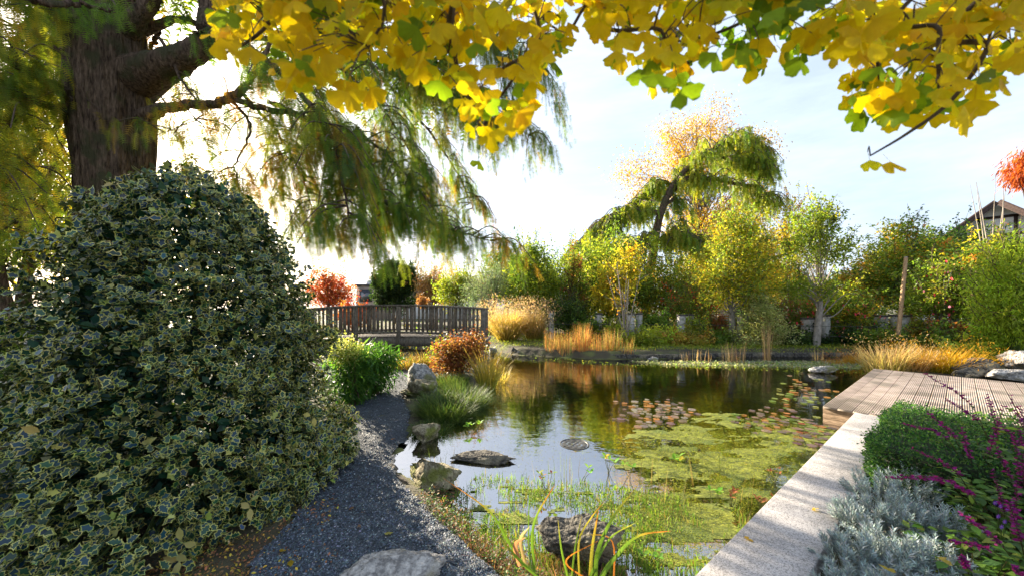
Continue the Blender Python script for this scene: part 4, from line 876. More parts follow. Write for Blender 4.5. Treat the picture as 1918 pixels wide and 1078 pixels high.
# yew: many upright plumes
yb = TB(742, 590, 26)
tree('yew_tree', 'dense dark green upright yew in front of the bungalow', 'tree', yb, [blob(728, 540, 26, 50, 26), blob(755, 540, 24, 52, 26), blob(715, 535, 16, 40, 26), blob(765, 525, 12, 38, 26), blob(738, 520, 20, 34, 26)], DK_, 300, 17000, .13, .2, clump_r=.24, droop=-1.2, mat='needle', tpl=T_LEAF, branches=10, bark='bark', scale=False)
tree('weeping_tree', 'bare brownish weeping tree right of the dark yew', 'tree', TB(812, 590, 24), [blob(812, 535, 28, 38, 24)], [(.3, .2, .09), (.35, .17, .06), (.22, .2, .07)], 150, 4500, .09, .08, clump_r=.3, droop=1.4, branches=70, bark='twig')
tree('clipped_topiary', 'small brown clipped ball of foliage just above the bridge handrail', 'shrub', TB(791, 590, 18), [blob(791, 566, 8.5, 10, 18)], [(.3, .16, .07), (.36, .2, .08)], 60, 1800, .05, .03, clump_r=.07)
tree('garden_tree', 'low yellow green tree at the left of the blue green one behind the bridge', 'tree', TB(850, 590, 20), [blob(850, 545, 34, 26, 20), blob(870, 530, 24, 26, 20)], YG, 120, 5200, .1, .07, forks=2, clump_r=.3)
tree('olive_tree', 'blue green fine leaved tree behind the golden grass', 'tree', TB(915, 600, 17), [blob(915, 550, 40, 40, 17), blob(930, 525, 28, 34, 17)], BG, 160, 8000, .09, .08, forks=3, clump_r=.3, tpl=T_NARROW, branches=40)
tree('garden_tree', 'green tree with reddish top behind the blue green tree', 'tree', TB(950, 600, 21), [blob(950, 520, 40, 46, 21), blob(930, 490, 20, 18, 21)], GR + YG[:1] + OR[2:], 130, 6000, .11, .1, clump_r=.35)
PG = 'trained pear trees behind the far bed'
tree('pear_tree', 'bushy green pear tree above the golden grass clumps', 'tree', TB(1000, 615, 16.5), [blob(1000, 540, 52, 50, 16.5), blob(985, 490, 28, 30, 16.5), blob(1030, 560, 35, 36, 16.5), blob(1020, 480, 16, 26, 16.5)], GR + YG, 220, 10500, .1, .09, forks=2, clump_r=.3, group=PG)
tree('pear_tree', 'narrow upright pear with dark bare column left of the weeping larch', 'tree', TB(1077, 612, 16), [blob(1077, 540, 16, 60, 16), blob(1075, 478, 8, 30, 16), blob(1077, 580, 26, 28, 16)], GR[:2] + YG[1:] + RU[:1], 130, 3600, .09, .12, clump_r=.2, group=PG, bark='bark', branches=60)
tree('garden_shrub', 'round dark green shrub right of the golden grasses', 'shrub', TB(1062, 625, 14.5), [blob(1062, 590, 32, 28, 14.5)], DK_ + GR[:2], 90, 5200, .07, .03, forks=4, clump_r=.22)
tree('garden_tree', 'leafy yellow green tree standing under the left end of the weeping larch', 'tree', TB(1135, 615, 17.5), [blob(1150, 510, 55, 75, 17.5), blob(1110, 540, 38, 50, 17.5), blob(1165, 560, 40, 40, 17.5)], YG + GR, 260, 13000, .1, .11, clump_r=.35)
tree('yellow_maple', 'small tree with bright yellow leaves behind the bare multi stemmed shrub', 'tree', TB(1158, 620, 14.6), [blob(1158, 515, 36, 40, 14.6), blob(1140, 555, 30, 24, 14.6), blob(1175, 480, 18, 20, 14.6)], YE + YG[:1], 110, 3800, .1, .1, clump_r=.26, branches=40, bark='bark_grey')
tree('garden_tree', 'mixed green and yellow tree under the middle of the weeping larch', 'tree', TB(1250, 615, 18), [blob(1250, 540, 60, 60, 18), blob(1215, 570, 36, 30, 18), blob(1290, 560, 40, 40, 18)], YG + GR + OR[2:] + YE[:1], 260, 12000, .1, .12, clump_r=.35)
tree('rose_shrub', 'rose shrub with red hips in the far bed below the larch', 'shrub', TB(1290, 625, 15.3), [blob(1300, 580, 45, 36, 15.3)], GR + YG[:1] + RD[:1] + RU[:1], 120, 3600, .07, .03, forks=5, clump_r=.3, wts=[3, 3, 3, 3, .8, 1])
tree('birch_tree', 'tall airy birch with peach gold leaves behind the weeping larch', 'tree', TB(1310, 600, 27), [blob(1330, 235, 42, 42, 27), blob(1270, 260, 42, 40, 27), blob(1395, 290, 45, 50, 27), blob(1190, 320, 30, 34, 27), blob(1225, 360, 42, 34, 27), blob(1300, 310, 70, 50, 27), blob(1400, 380, 45, 50, 27), blob(1330, 420, 80, 50, 27)],
     [(.36, .24, .022), (.38, .28, .025), (.3, .19, .02)], 640, 23000, .12, .26, clump_r=.7, shoots=.0, droop=1.2, branches=170, bark='bark_grey')
tree('golden_tree', 'golden leaved tree filling in below the birch and behind the grey trunked pear', 'tree', TB(1370, 610, 20), [blob(1375, 480, 70, 65, 20), blob(1420, 520, 40, 60, 20), blob(1320, 520, 50, 50, 20)], YE + YG + OR[2:], 260, 14000, .11, .12, clump_r=.4)
tree('pear_tree', 'pear tree with a grey trunk and yellow green leaves right of centre', 'tree', TB(1372, 633, 12.9), [blob(1378, 470, 42, 60, 12.9), blob(1385, 420, 26, 30, 12.9), blob(1400, 530, 44, 40, 12.9), blob(1345, 530, 34, 38, 12.9)], YG + GR[1:] + YE[:2], 230, 7800, .085, .11, clump_r=.26, group=PG, branches=60)
tree('pear_tree', 'open pear tree with a pale trunk and wide bare side arms against the sky', 'tree', TB(1528, 635, 12.3), [blob(1522, 430, 38, 36, 12.3), blob(1515, 388, 10, 18, 12.3), blob(1560, 405, 10, 22, 12.3), blob(1500, 470, 30, 30, 12.3), blob(1560, 470, 30, 30, 12.3), blob(1580, 455, 16, 16, 12.3), blob(1490, 540, 36, 20, 12.3), blob(1565, 545, 50, 20, 12.3)],
     YG + GR[1:], 230, 4600, .08, .105, clump_r=.2, group=PG, bark='bark_pale', branches=75)
tree('golden_tree', 'thin golden tree left behind the open pear tree', 'tree', TB(1480, 600, 21), [blob(1483, 420, 22, 40, 21), blob(1475, 480, 34, 50, 21), blob(1478, 388, 10, 20, 21)], YE + YG[:1] + OR[2:], 130, 3600, .11, .09, clump_r=.35)
tree('garden_tree', 'low mixed tree between the open pear and the wooden stake', 'tree', TB(1590, 615, 18), [blob(1590, 545, 42, 34, 18), blob(1560, 560, 36, 26, 18)], GR + OR[1:] + YE[:1], 140, 4600, .1, .08, clump_r=.3)
tree('pear_tree', 'flat topped green and orange pear tree behind the wooden stake', 'tree', TB(1700, 625, 15), [blob(1700, 455, 46, 38, 15), blob(1690, 500, 62, 40, 15), blob(1740, 480, 46, 34, 15), blob(1660, 530, 44, 36, 15), blob(1710, 550, 50, 40, 15), blob(1703, 412, 12, 12, 15)], GR + YG[:1] + OR[:1] + YE[:1], 330, 13000, .095, .13, clump_r=.3, group=PG, wts=[3, 3, 3, 2, .8, 1], branches=70)
tree('broadleaf_tree', 'dense dark green broadleaf tree below the gabled house', 'tree', TB(1790, 600, 21), [blob(1790, 470, 55, 42, 21), blob(1745, 490, 45, 40, 21), blob(1820, 500, 50, 40, 21), blob(1780, 540, 80, 50, 21)], DK_ + GR, 300, 16000, .14, .2, clump_r=.45, wts=[3, 4, 2, 3, 2, 1])
tree('climbing_vine', 'leafy vine with pale curling bare stems in front of the gabled house', 'vine', TB(1868, 620, 11.5), [blob(1858, 482, 40, 30, 11.5), blob(1830, 478, 26, 26, 11.5), blob(1880, 520, 50, 60, 11.5)], GR + YE[:1] + OR[:1], 170, 5200, .085, .04, forks=6, clump_r=.22, bark='bark_pale', wts=[3, 4, 4, 1.2, .6], branches=60, tt=5.6)
tree('red_orange_tree', 'bright orange feathery branch tip entering at the right edge against the sky', 'tree', A([14.4, 9, 0]), [blob(1932, 312, 34, 36, 9)], [(.36, .1, .02), (.3, .07, .02)], 70, 3800, .12, .1, clump_r=.16, droop=1.5, tpl=T_NARROW, bark='twig')

for px, Yd, bl, cc_, lb_ in [(1180, 23, [(1180, 520, 60, 60), (1130, 560, 50, 40)], YG + YE[:1], 'yellow green filler tree far behind the left end of the weeping larch'), (1330, 23, [(1330, 520, 60, 60), (1300, 570, 60, 30), (1290, 470, 30, 30)], YE + YG, 'golden green tree far behind the middle of the weeping larch'), (1440, 24, [(1440, 540, 55, 50), (1420, 470, 34, 50)], YG + OR[2:], 'tall yellow green tree behind the variegated shrub'),
                              (1575, 24, [(1585, 560, 60, 34), (1540, 550, 40, 40)], GR + YG, 'low green trees far behind the open pear'), (1640, 19, [(1640, 540, 40, 40), (1655, 490, 26, 34)], YG + OR[1:2], 'leafy tree just left of the wooden stake'), (1040, 23, [(1040, 530, 50, 50), (1000, 550, 40, 40)], GR + YG, 'green tree far behind the golden grasses'), (1090, 19, [(1095, 520, 24, 50)], YG, 'slim yellow green tree beside the narrow dark pear')]:
    tree('garden_tree', lb_, 'tree', TB(px, 600, Yd), [blob(a, b, c, d_, Yd) for a, b, c, d_ in bl], cc_, 150, 5200, .13, .1, clump_r=.45, branches=20)
# fuchsia standard with flowers
def fuch(acc, C, d):
    k = C[rng.integers(len(C), size=120)]; n_ = len(k); P = k + rng.normal(0, .12, (n_, 3))
    P[:, 1] -= U(.1, .5, n_); acc.inst(T_FINE, P, frame(nrm(rng.normal(0, .3, (n_, 3)) + A([0, 0, -1])), randdir(n_)), U(.08, .13, n_), pal([(.75, .08, .14), (.7, .05, .1), (.8, .3, .4)], n_, .1))
FG = 'fuchsia shrubs with red flowers'
tree('fuchsia_tree', 'fuchsia tree with two crooked stems and hanging pink flowers right of the stake', 'tree', TB(1762, 640, 11.8), [blob(1770, 535, 55, 36, 11.8), blob(1745, 570, 45, 26, 11.8), blob(1800, 560, 35, 30, 11.8), blob(1765, 510, 28, 16, 11.8)], YG + GR[1:], 200, 6800, .065, .07, forks=3, clump_r=.22, extra=fuch, group=FG, bark='bark_pale', branches=60)
tree('fuchsia_shrub', 'fuchsia shrub dotted with red flowers left of the pale pear trunk', 'shrub', TB(1490, 640, 14), [blob(1490, 592, 40, 30, 14)], GR + RU[:1], 110, 3600, .075, .03, forks=5, clump_r=.2, extra=fuch, group=FG)
tree('fuchsia_shrub', 'round fuchsia shrub with red flowers between the pale pear trunk and the stake', 'shrub', TB(1600, 640, 13), [blob(1600, 595, 48, 34, 13), blob(1575, 575, 30, 20, 13)], GR + YG[:1] + YE[:1], 150, 5600, .075, .03, forks=5, clump_r=.2, extra=fuch, group=FG)
tree('fuchsia_shrub', 'small fuchsia with drooping red flowers beside the bamboo', 'shrub', TB(1835, 640, 11), [blob(1835, 570, 26, 32, 11)], GR + YG[:1], 80, 2400, .06, .03, forks=4, clump_r=.16, extra=fuch, group=FG)
tree('variegated_shrub', 'rounded pale cream and green shrub in front of the grey trunked pear', 'shrub', TB(1430, 655, 12.5), [blob(1430, 605, 36, 42, 12.5), blob(1428, 630, 52, 26, 12.5), blob(1425, 570, 18, 20, 12.5)], [(.32, .36, .16), (.42, .45, .22), (.18, .26, .08)], 200, 9500, .06, .03, forks=4, clump_r=.16)
tree('bamboo', 'bright lime green bamboo clump at the right edge', 'bamboo', TB(1895, 655, 9.2), [blob(1905, 540, 62, 80, 9.2), blob(1930, 600, 60, 60, 9.2), blob(1880, 590, 34, 50, 9.2), blob(1900, 480, 30, 26, 9.2)], [(.24, .36, .03), (.32, .42, .04), (.17, .28, .03)], 420, 17000, .095, .018, forks=14, clump_r=.2, tpl=T_NARROW, droop=.9, bark='leaf')

# bare multi stemmed shrub
b0 = TB(1172, 655, 12.6); t = thing('bare_shrub', 'nearly leafless shrub with several thin grey stems behind the orange reeds', 'shrub', b0)
s = Acc(); lf = Acc()
for k in range(9):
    a = U(0, 6.28); tp = b0 + A([math.cos(a) * U(.2, .9), math.sin(a) * .4, U(1.6, 2.9)]); m = b0 * .6 + tp * .4 + rng.normal(0, .08, 3)
    Q = cr([b0 + rng.normal(0, .04, 3) * [1, 1, 0], m, tp], 12); s.tube(Q, [.03, .018, .006], 6, (1, 1, 1))
    for j in range(5):
        q = Q[rng.integers(5, 12)]; e = q + A([U(-.5, .5), U(-.3, .3), U(.1, .5)]); s.tube([q, q * .5 + e * .5 + rng.normal(0, .03, 3), e], [.009, .003], 4, (1, 1, 1), 5)
        P = e + rng.normal(0, .1, (6, 3)); leaves(lf, P, randdir(6), .08, YE + OR[:1])
s.build('stems', M['bark_pale'], t, smooth=True); lf.build('leaves', M['leaf'], t)

# weeping larch
lb = TB(1215, 600, 20.5); t = thing('weeping_larch', 'weeping conifer with an arched leaning trunk draped in green needles, centre right', 'tree', lb)
YL = 20.5
LL = [([(1205, 600, YL), (1222, 480, YL), (1236, 405, YL), (1262, 345, YL), (1300, 305, YL), (1350, 272, YL), (1385, 262, YL), (1415, 275, YL), (1430, 310, YL)], [.3, .25, .21, .18, .14, .1, .08, .05, .02]),
      ([(1250, 368, YL), (1285, 335, YL), (1330, 335, YL), (1380, 345, YL), (1425, 352, YL), (1440, 372, YL)], [.2, .14, .11, .09, .06, .02]),
      ([(1238, 400, YL), (1190, 392, YL), (1155, 405, YL), (1130, 425, YL), (1120, 455, YL)], [.16, .11, .09, .06, .02]),
      ([(1240, 395, YL), (1258, 375, YL), (1275, 395, YL), (1268, 430, YL)], [.06, .05, .04, .01]), ([(1225, 460, YL), (1260, 440, YL - 1), (1310, 450, YL - 1.2), (1345, 470, YL - 1)], [.12, .08, .05, .02]), ([(1262, 345, YL), (1235, 345, YL + .5), (1212, 365, YL + .8), (1190, 385, YL + 1)], [.1, .07, .04, .01]),
      ([(1230, 430, YL), (1200, 450, YL - 1), (1165, 470, YL - 1.4), (1150, 500, YL - 1.4)], [.12, .08, .05, .02]), ([(1330, 285, YL), (1365, 300, YL), (1400, 300, YL), (1425, 320, YL)], [.08, .06, .04, .01])]
for k, (p, r_) in enumerate(LL): s = Acc(); s.tube(cr(S_(*p), 30), r_, 9, (1, 1, 1)); s.build('trunk' if k == 0 else 'limb', M['bark'], t, smooth=True)
tw = Acc(); fo = Acc(); lc = [(.09, .17, .025), (.17, .27, .03), (.3, .36, .03), (.4, .36, .04)]
weep(fo, tw, [(S_(*LL[0][0][3:]), 1.45), (S_(*LL[1][0]), 1.1), (S_(*LL[2][0]), 2.1), (S_(*LL[3][0]), .3), (S_(*LL[4][0]), 1.0), (S_(*LL[5][0]), .8), (S_(*LL[6][0]), 1.2), (S_(*LL[7][0]), .8)], 60, 1.35, 1.05, 10, lc, [2, 4, 4, 2], seg=.24, tpl=T_FROND_S, r0=.03, droop=.3, wind=(.05, 0), sc=1.15)
tw.build('twigs', M['twig'], t); tag(fo.build('foliage', M['needle'], t), kind='stuff')
print('larch', sum(len(x) for x in fo.f3))

# ------------------------------------------------------------------ grasses, reeds, perennials
def clump(name, label, cat, base, n, r, h, tilt, bend, wd, cols, group=None, mat='grass', tip=None, seg=4, wts=None, flat=1, plumes=None):
    base = A(base); a = U(0, 6.28, n); q = rng.random(n) ** .5 * r; B = base + np.stack([np.cos(a) * q, np.sin(a) * q * flat, 0 * a], 1)
    if not(abs(base[2] - WZ) < .03 and base[2] < 0): B[:, 2] = np.minimum(hgt(B[:, 0], B[:, 1]), base[2] + .05) - .02
    s = Acc(); az = a + rng.normal(0, .6, n)
    T = blades(s, B, h * U(.6, 1.1, n), np.abs(rng.normal(0, tilt, n)) + tilt * .4 * q / r, bend * U(.3, 1.4, n), wd * U(.7, 1.3, n), pal(cols, n, .16, wts), seg, az, None if tip is None else pal(tip, n, .15))
    if plumes:
        k = rng.integers(n, size=int(n * plumes[0])); m = len(k) * plumes[2]; PP = np.repeat(T[k], plumes[2], 0) + rng.normal(0, plumes[3], (m, 3)) * [1, 1, 1.6]
        s.inst(T_NARROW, PP, frame(nrm(rng.normal(0, .6, (m, 3)) + A([0, 0, 1])), randdir(m)), U(.5, 1.2, m) * plumes[1], pal(plumes[4], m, .15))
    return tag(s.build(name, M[mat], origin=base), label, cat, group)
gold = [(.5, .36, .05), (.42, .32, .05), (.3, .27, .04)]
GG = 'golden ornamental grasses beyond the bridge'
clump('ornamental_grass', 'largest round golden grass clump right of the bridge', 'grass', TB(950, 628, 14.2), 2300, .35, 1.35, .33, .55, .016, gold, GG, tip=[(.6, .42, .2), (.5, .4, .1)], plumes=(.5, .09, 3, .07, [(.55, .38, .25), (.5, .36, .2)]))
clump('ornamental_grass', 'second golden grass clump directly behind the largest one', 'grass', TB(1000, 626, 14.6), 1300, .25, 1.3, .25, .5, .016, gold, GG, tip=[(.6, .42, .2)], plumes=(.5, .09, 3, .07, [(.55, .38, .25)]))
RGp = 'orange reeds along the far shore'
for i, (px, yb, n, r, hh, lb_) in enumerate([(1035, 665, 130, .28, .85, 'leftmost tuft of orange reeds at the far shore'), (1062, 667, 200, .3, .8, 'second tuft of orange reeds from the left at the far shore'), (1092, 668, 220, .2, 1.05, 'tallest tuft of orange reeds at the far shore'), (1122, 668, 130, .28, .8, 'tuft of orange reeds just right of the tallest one'), (1146, 668, 150, .22, .9, 'rightmost dense tuft of orange reeds before the stone edging'), (1175, 670, 60, .25, .7, 'thin orange reeds at the start of the stone edging')]):
    clump('reed_tuft', lb_, 'reeds', gp(px, yb, WZ) + A([0, .1, 0]), int(n * 1.1), r, hh, .07, .12, .009, [(.55, .28, .1), (.5, .21, .07), (.5, .34, .14), (.3, .3, .08)], RGp, seg=3)
BRp = 'tan reed stalks standing in the water at the far side'
for i, (px, yb, n, r, hh, lb_) in enumerate([(1375, 678, 45, .3, .65, 'tan dry reeds in the water in front of the grey trunked pear'), (1437, 676, 36, .1, 1.3, 'tallest tan reeds in the water in front of the variegated shrub'), (1300, 676, 24, .5, .4, 'short tan reeds in front of the stone edging'), (1532, 672, 20, .15, .35, 'few tan reeds near the low grey rock')]):
    clump('reed_tuft', lb_, 'reeds', gp(px, yb, WZ), n, r, hh, .05, .1, .012, [(.5, .34, .18), (.42, .3, .16)], BRp, seg=3)
YT = 'small yellow tipped tufts on the far edging'
for px, lb_ in ((1558, 'left one of two small orange topped tufts by the stone edging'), (1596, 'right one of two small orange topped tufts by the stone edging')):
    clump('grass_tuft', lb_, 'grass', gp(px, 668, .1), 260, .17, .5, .14, .1, .014, [(.2, .3, .03), (.3, .34, .04)], YT, tip=[(.55, .25, .04)], seg=3, plumes=(.4, .05, 2, .03, [(.5, .22, .04)]))
for px, py, n, r, hh, c_, tp_, lb_, tl, bd in [
    (1660, 690, 380, .35, .78, [(.45, .38, .1), (.3, .3, .05), (.5, .4, .18)], [(.55, .4, .2)], 'tall straw coloured grass at the back left corner of the deck', .28, .7),
    (1700, 690, 300, .35, .68, [(.5, .32, .14), (.4, .3, .1)], [(.55, .35, .18)], 'pinkish straw grass behind the back edge of the deck', .3, .8),
    (1752, 690, 1100, .55, .66, [(.3, .36, .04), (.45, .36, .03)], [(.65, .33, .02)], 'orange yellow bushy royal fern behind the deck', .4, .6),
    (1845, 640, 500, .35, .85, [(.2, .3, .04), (.26, .32, .05)], [(.3, .32, .05)], 'arching green grass left of the bamboo', .5, 1.1),
    (1895, 675, 200, .3, .35, [(.25, .35, .05)], [(.3, .4, .05)], 'low green leaves between the pale rocks', .5, 1.0)]:
    b_ = gp(px, py, .03); clump('ornamental_grass', lb_, 'grass', b_, n, r, hh, tl, bd, .016, c_, 'grasses behind the deck', tip=tp_, plumes=(.25, .05, 3, .05, tp_))
clump('sedge', 'tall arching yellow green sedge standing in the water right of the rust shrub', 'sedge', gp(912, 727, WZ), 230, .17, .85, .2, .6, .014, [(.3, .32, .04), (.42, .36, .05), (.2, .26, .03)], tip=[(.5, .35, .08)])
clump('sedge', 'low straw sedge at the foot of the rust shrub', 'sedge', gp(935, 715, WZ), 90, .25, .4, .4, .7, .012, [(.42, .34, .08)])
for px, py, n, r, hh, lb_ in [(835, 770, 3200, .32, .36, 'round dark green grass mound at the path edge behind the mossy boulder'), (872, 750, 2300, .3, .4, 'dark green grass mound reaching down to the water'), (845, 722, 1500, .3, .32, 'lighter grass at the foot of the rust coloured shrub'), (808, 798, 800, .2, .22, 'small grass mound above the half buried mossy boulder')]:
    clump('grass_mound', lb_, 'grass', gp(px, py, .0), n, r, hh, .5, .9, .007, [(.05, .1, .025), (.08, .14, .03), (.13, .17, .04)], 'grass mounds along the path edge')
for px, py, n, lb_ in [(765, 688, 420, 'yellow grass left of the tall grey boulder'), (800, 682, 420, 'yellow grass just behind the tall grey boulder'), (735, 686, 300, 'yellow grass at the end of the gravel path')]:
    clump('ornamental_grass', lb_, 'grass', gp(px, py, .02), n, .35, .42, .4, .9, .012, [(.5, .38, .05), (.4, .36, .06), (.55, .3, .08)], 'yellow grasses at the end of the path')
# rust coloured shrub
tree('rust_shrub', 'rust brown leafed shrub on the shore in front of the bridge', 'shrub', TB(862, 705, 7.4), [blob(862, 655, 38, 38, 7.4), blob(840, 680, 30, 22, 7.4), blob(885, 650, 26, 32, 7.4), blob(835, 660, 22, 26, 7.4)], [(.17, .065, .035), (.24, .1, .04), (.12, .045, .025), (.22, .17, .04)], 170, 5600, .05, .012, forks=22, clump_r=.12, bark='twig', branches=60)
tree('leafy_shrub', 'green shrub with pale seed heads against the footbridge behind the rust shrub', 'shrub', TB(835, 690, 8.4), [blob(825, 655, 20, 24, 8.4)], YG + GR[2:], 60, 1300, .05, .01, forks=8, clump_r=.12, bark='twig')
# dark green shrub behind the holly, beside the path
b_ = gp(690, 752, .0); t = tree('laurel_shrub', 'glossy green long leaved shrub between the holly and the gravel path', 'shrub', b_ + A([0, .45, 0]), [blob(690, 690, 48, 46, 6.1), blob(655, 700, 42, 60, 5.6), blob(715, 675, 26, 24, 6.3)], [(.03, .09, .02), (.05, .14, .025), (.09, .2, .03)], 240, 6500, .11, .015, forks=12, clump_r=.14, tpl=T_NARROW, droop=.5, bark='twig')
tree('variegated_shrub', 'low spray of cream tinted leaves above the glossy green shrub', 'shrub', gp(650, 770, 0) + A([0, .4, 0]), [blob(645, 655, 28, 24, 5.4)], [(.35, .38, .15), (.2, .28, .07)], 70, 2000, .035, .01, forks=6, clump_r=.1, bark='twig')

# far bed: perennial clumps one by one
pal_b = {'g': GR, 'y': YG, 'o': [(.4, .25, .06), (.3, .28, .05), (.2, .22, .04)], 'd': DK_ + GR[:1], 'r': RU + GR[:1], 'l': [(.3, .4, .06), (.36, .42, .05)]}
bed = [(1200, 650, 12.4, 26, 20, 'y', 'light green perennial behind the start of the stone edging'), (1245, 648, 13, 36, 24, 'l', 'bright green bushy perennial below the left of the larch'), (1290, 650, 12.6, 30, 18, 'o', 'browning perennial in front of the dark capped pillar'), (1330, 648, 13, 34, 20, 'g', 'green perennial left of the grey pear trunk'),
       (1345, 628, 14, 26, 22, 'r', 'reddish perennial left of the grey pear trunk'), (1300, 628, 14, 30, 20, 'y', 'yellow green perennial around the dark capped pillar'), (1480, 652, 12.6, 34, 14, 'd', 'dark leafy perennial right of the variegated shrub'), (1450, 640, 13.6, 30, 16, 'g', 'green perennial just behind the variegated shrub'),
       (1545, 648, 12.8, 30, 14, 'd', 'dark green perennial under the pale pear trunk'), (1625, 640, 12.2, 30, 18, 'd', 'dark fern like perennial left of the wooden stake'), (1655, 645, 11.2, 30, 16, 'g', 'green perennial at the foot of the wooden stake'), (1720, 632, 12, 40, 18, 'o', 'orange tinted perennial right of the wooden stake'),
       (1790, 636, 11, 36, 18, 'r', 'reddish brown perennial under the fuchsia tree'), (1815, 668, 9.6, 42, 16, 'l', 'light green leafy perennial left of the brown rock'), (1760, 655, 10.4, 40, 16, 'g', 'green perennial above the orange yellow fern'), (1155, 640, 13.4, 22, 22, 'y', 'yellow green perennial right of the pillar behind the orange reeds'),
       (1100, 625, 14, 24, 18, 'g', 'green perennial behind the orange reeds'), (1225, 625, 14, 24, 26, 'g', 'upright green perennial right of the close pair of pillars'), (1405, 628, 13.8, 20, 24, 'y', 'perennial at the foot of the grey pear trunk'), (1880, 640, 10, 30, 20, 'l', 'leafy green perennial at the foot of the bamboo')]
for px, py, Yd, rx, ry, k, lb_ in bed:
    tree('perennial', lb_, 'plant', TB(px, py, Yd), [blob(px, py - ry * .45, rx * 1.15, ry * .9, Yd)], pal_b[k], 70, int(1900 + rx * 50), .08, .012, forks=6, clump_r=.16, bark='twig', branches=8, crown='foliage', group='perennials in the far bed')
# ground cover as one mass each
def patchy(P, sc, thr):
    v = A([noise.fractal(Vector((p[0] * sc, p[1] * sc * .8, 3.3)), 1, 2, 3) for p in P]); return v > thr + rng.normal(0, .12, len(P))
def cover(name, pts, n, sz, cols, tpl=T_LEAF, zoff=0, mat='leaf', wts=None, thick=.05, persp=True, z0=0, up=1.0, flat=.5, patch=None, edge=0):
    a = A(pts, float); x0, x1, y0, y1 = a[:, 0].min(), a[:, 0].max(), a[:, 1].min(), a[:, 1].max()
    sx_ = U(x0, x1, n); sy_ = U(y0, y1, n); k = inpoly(sx_, sy_, pts); sx_, sy_ = sx_[k], sy_[k]
    Yd = F * (H0 - z0) / (sy_ - HY); P = np.stack([(sx_ - CX) / F * Yd, Yd, 0 * Yd], 1)
    if edge:
        wpts = [gp(a_, b_, z0) for a_, b_ in pts]; dd = -sdist(P[:, 0], P[:, 1], wpts); kk = rng.random(len(P)) < np.clip(dd / edge, 0.04, 1); P = P[kk]; Yd = Yd[kk]
    if patch:
        kk = patchy(P, *patch); P = P[kk]; Yd = Yd[kk]
    P[:, 2] = (z0 + zoff if zoff is not None and z0 == WZ else hgt(P[:, 0], P[:, 1])) + U(0, thick, len(P)); m = len(P)
    s = Acc(); sc_ = sz * U(.6, 1.3, m) * np.clip(Yd / 4, .6, 2.4) if persp else sz * U(.6, 1.3, m)
    s.inst(tpl, P, frame(nrm(randdir(m) * [1, 1, flat] + A([0, 0, .3 * up])), nrm(randdir(m) * min(.5, flat) + A([0, 0, 1]))), sc_, pal(cols, m, .2, wts))
    return s
tag(cover('g', [(905, 652), (925, 634), (1040, 636), (1180, 640), (1660, 640), (1650, 662), (1400, 662), (1180, 664), (1040, 660), (960, 655)], 26000, .035, YG + [(.35, .4, .04)], T_NARROW, up=2, thick=.08).build('far_bank_grass', M['grass']), kind='stuff')
tag(cover('g', [(-900, 640), (500, 600), (960, 592), (2400, 592), (2600, 640), (1960, 700), (1800, 660), (1700, 640), (1000, 630), (900, 640)], 30000, .06, GR + OR[2:] + YG, up=1, thick=.1).build('leafy_ground_cover', M['leaf']), kind='stuff')
tag(cover('g', [(0, 1078), (0, 780), (500, 700), (640, 900), (600, 1010), (520, 1060), (440, 1120)], 2600, .022, [(.2, .1, .05), (.3, .14, .06), (.42, .3, .06), (.12, .06, .03)], T_FINE, mat='litter', thick=.03).build('leaf_litter', M['litter']), kind='stuff')
s = cover('g', [(200, 1120), (300, 1050), (480, 1000), (620, 930), (640, 960), (600, 1000), (620, 1020), (640, 1050), (560, 1100)], 3600, .034, [(.28, .14, .07), (.36, .18, .08), (.5, .36, .05), (.14, .07, .04)], T_FINE, thick=.03)
tag(s.build('leaf_litter', M['litter']), kind='stuff')
# near shore marsh plants
marsh = [(780, 935), (822, 905), (862, 915), (900, 990), (1010, 1060), (1130, 1085), (1250, 1120), (960, 1130), (935, 1078), (885, 1035), (822, 985)]
tag(cover('g', marsh, 22000, .03, [(.05, .12, .02), (.09, .18, .03), (.12, .2, .03), (.06, .13, .02), (.22, .1, .05), (.3, .17, .08), (.12, .06, .03)], T_FINE, up=.9, thick=.09).build('marsh_ground_cover', M['leaf']), kind='stuff')
tag(cover('g', [(770, 845), (785, 800), (850, 800), (838, 835), (800, 850)], 500, .02, GR[:2] + [(.12, .06, .03)], T_FINE, up=.6, thick=.05).build('shore_ground_cover', M['leaf']), kind='stuff')
# dead brown strands
def strawmass(pts, n, h, cols, wd=.003):
    a = A(pts, float); sx_ = U(a[:, 0].min(), a[:, 0].max(), n); sy_ = U(a[:, 1].min(), a[:, 1].max(), n); k = inpoly(sx_, sy_, pts); sx_, sy_ = sx_[k], sy_[k]
    Yd = F * H0 / (sy_ - HY); P = np.stack([(sx_ - CX) / F * Yd, Yd, 0 * Yd], 1); P[:, 2] = np.maximum(hgt(P[:, 0], P[:, 1]), WZ - .02); m = len(P); s = Acc()
    blades(s, P, h * U(.4, 1.2, m), U(.2, 1.2, m), U(.2, 1.6, m), wd * U(.6, 1.5, m), pal(cols, m, .2), 4); return s
for px, py in [(852, 950), (880, 1000), (905, 960), (925, 1035), (960, 1000), (1005, 1000), (870, 1045 - 20), (1010, 1065), (945, 1065), (895, 930), (838, 935)]:
    pass
tag(strawmass([(860, 985), (1000, 1010), (1190, 1060), (1200, 1100), (980, 1100), (880, 1040)], 2800, .13, [(.28, .13, .06), (.36, .2, .1), (.16, .08, .04), (.3, .25, .08)]).build('dead_grass_stems', M['grass']), kind='stuff')

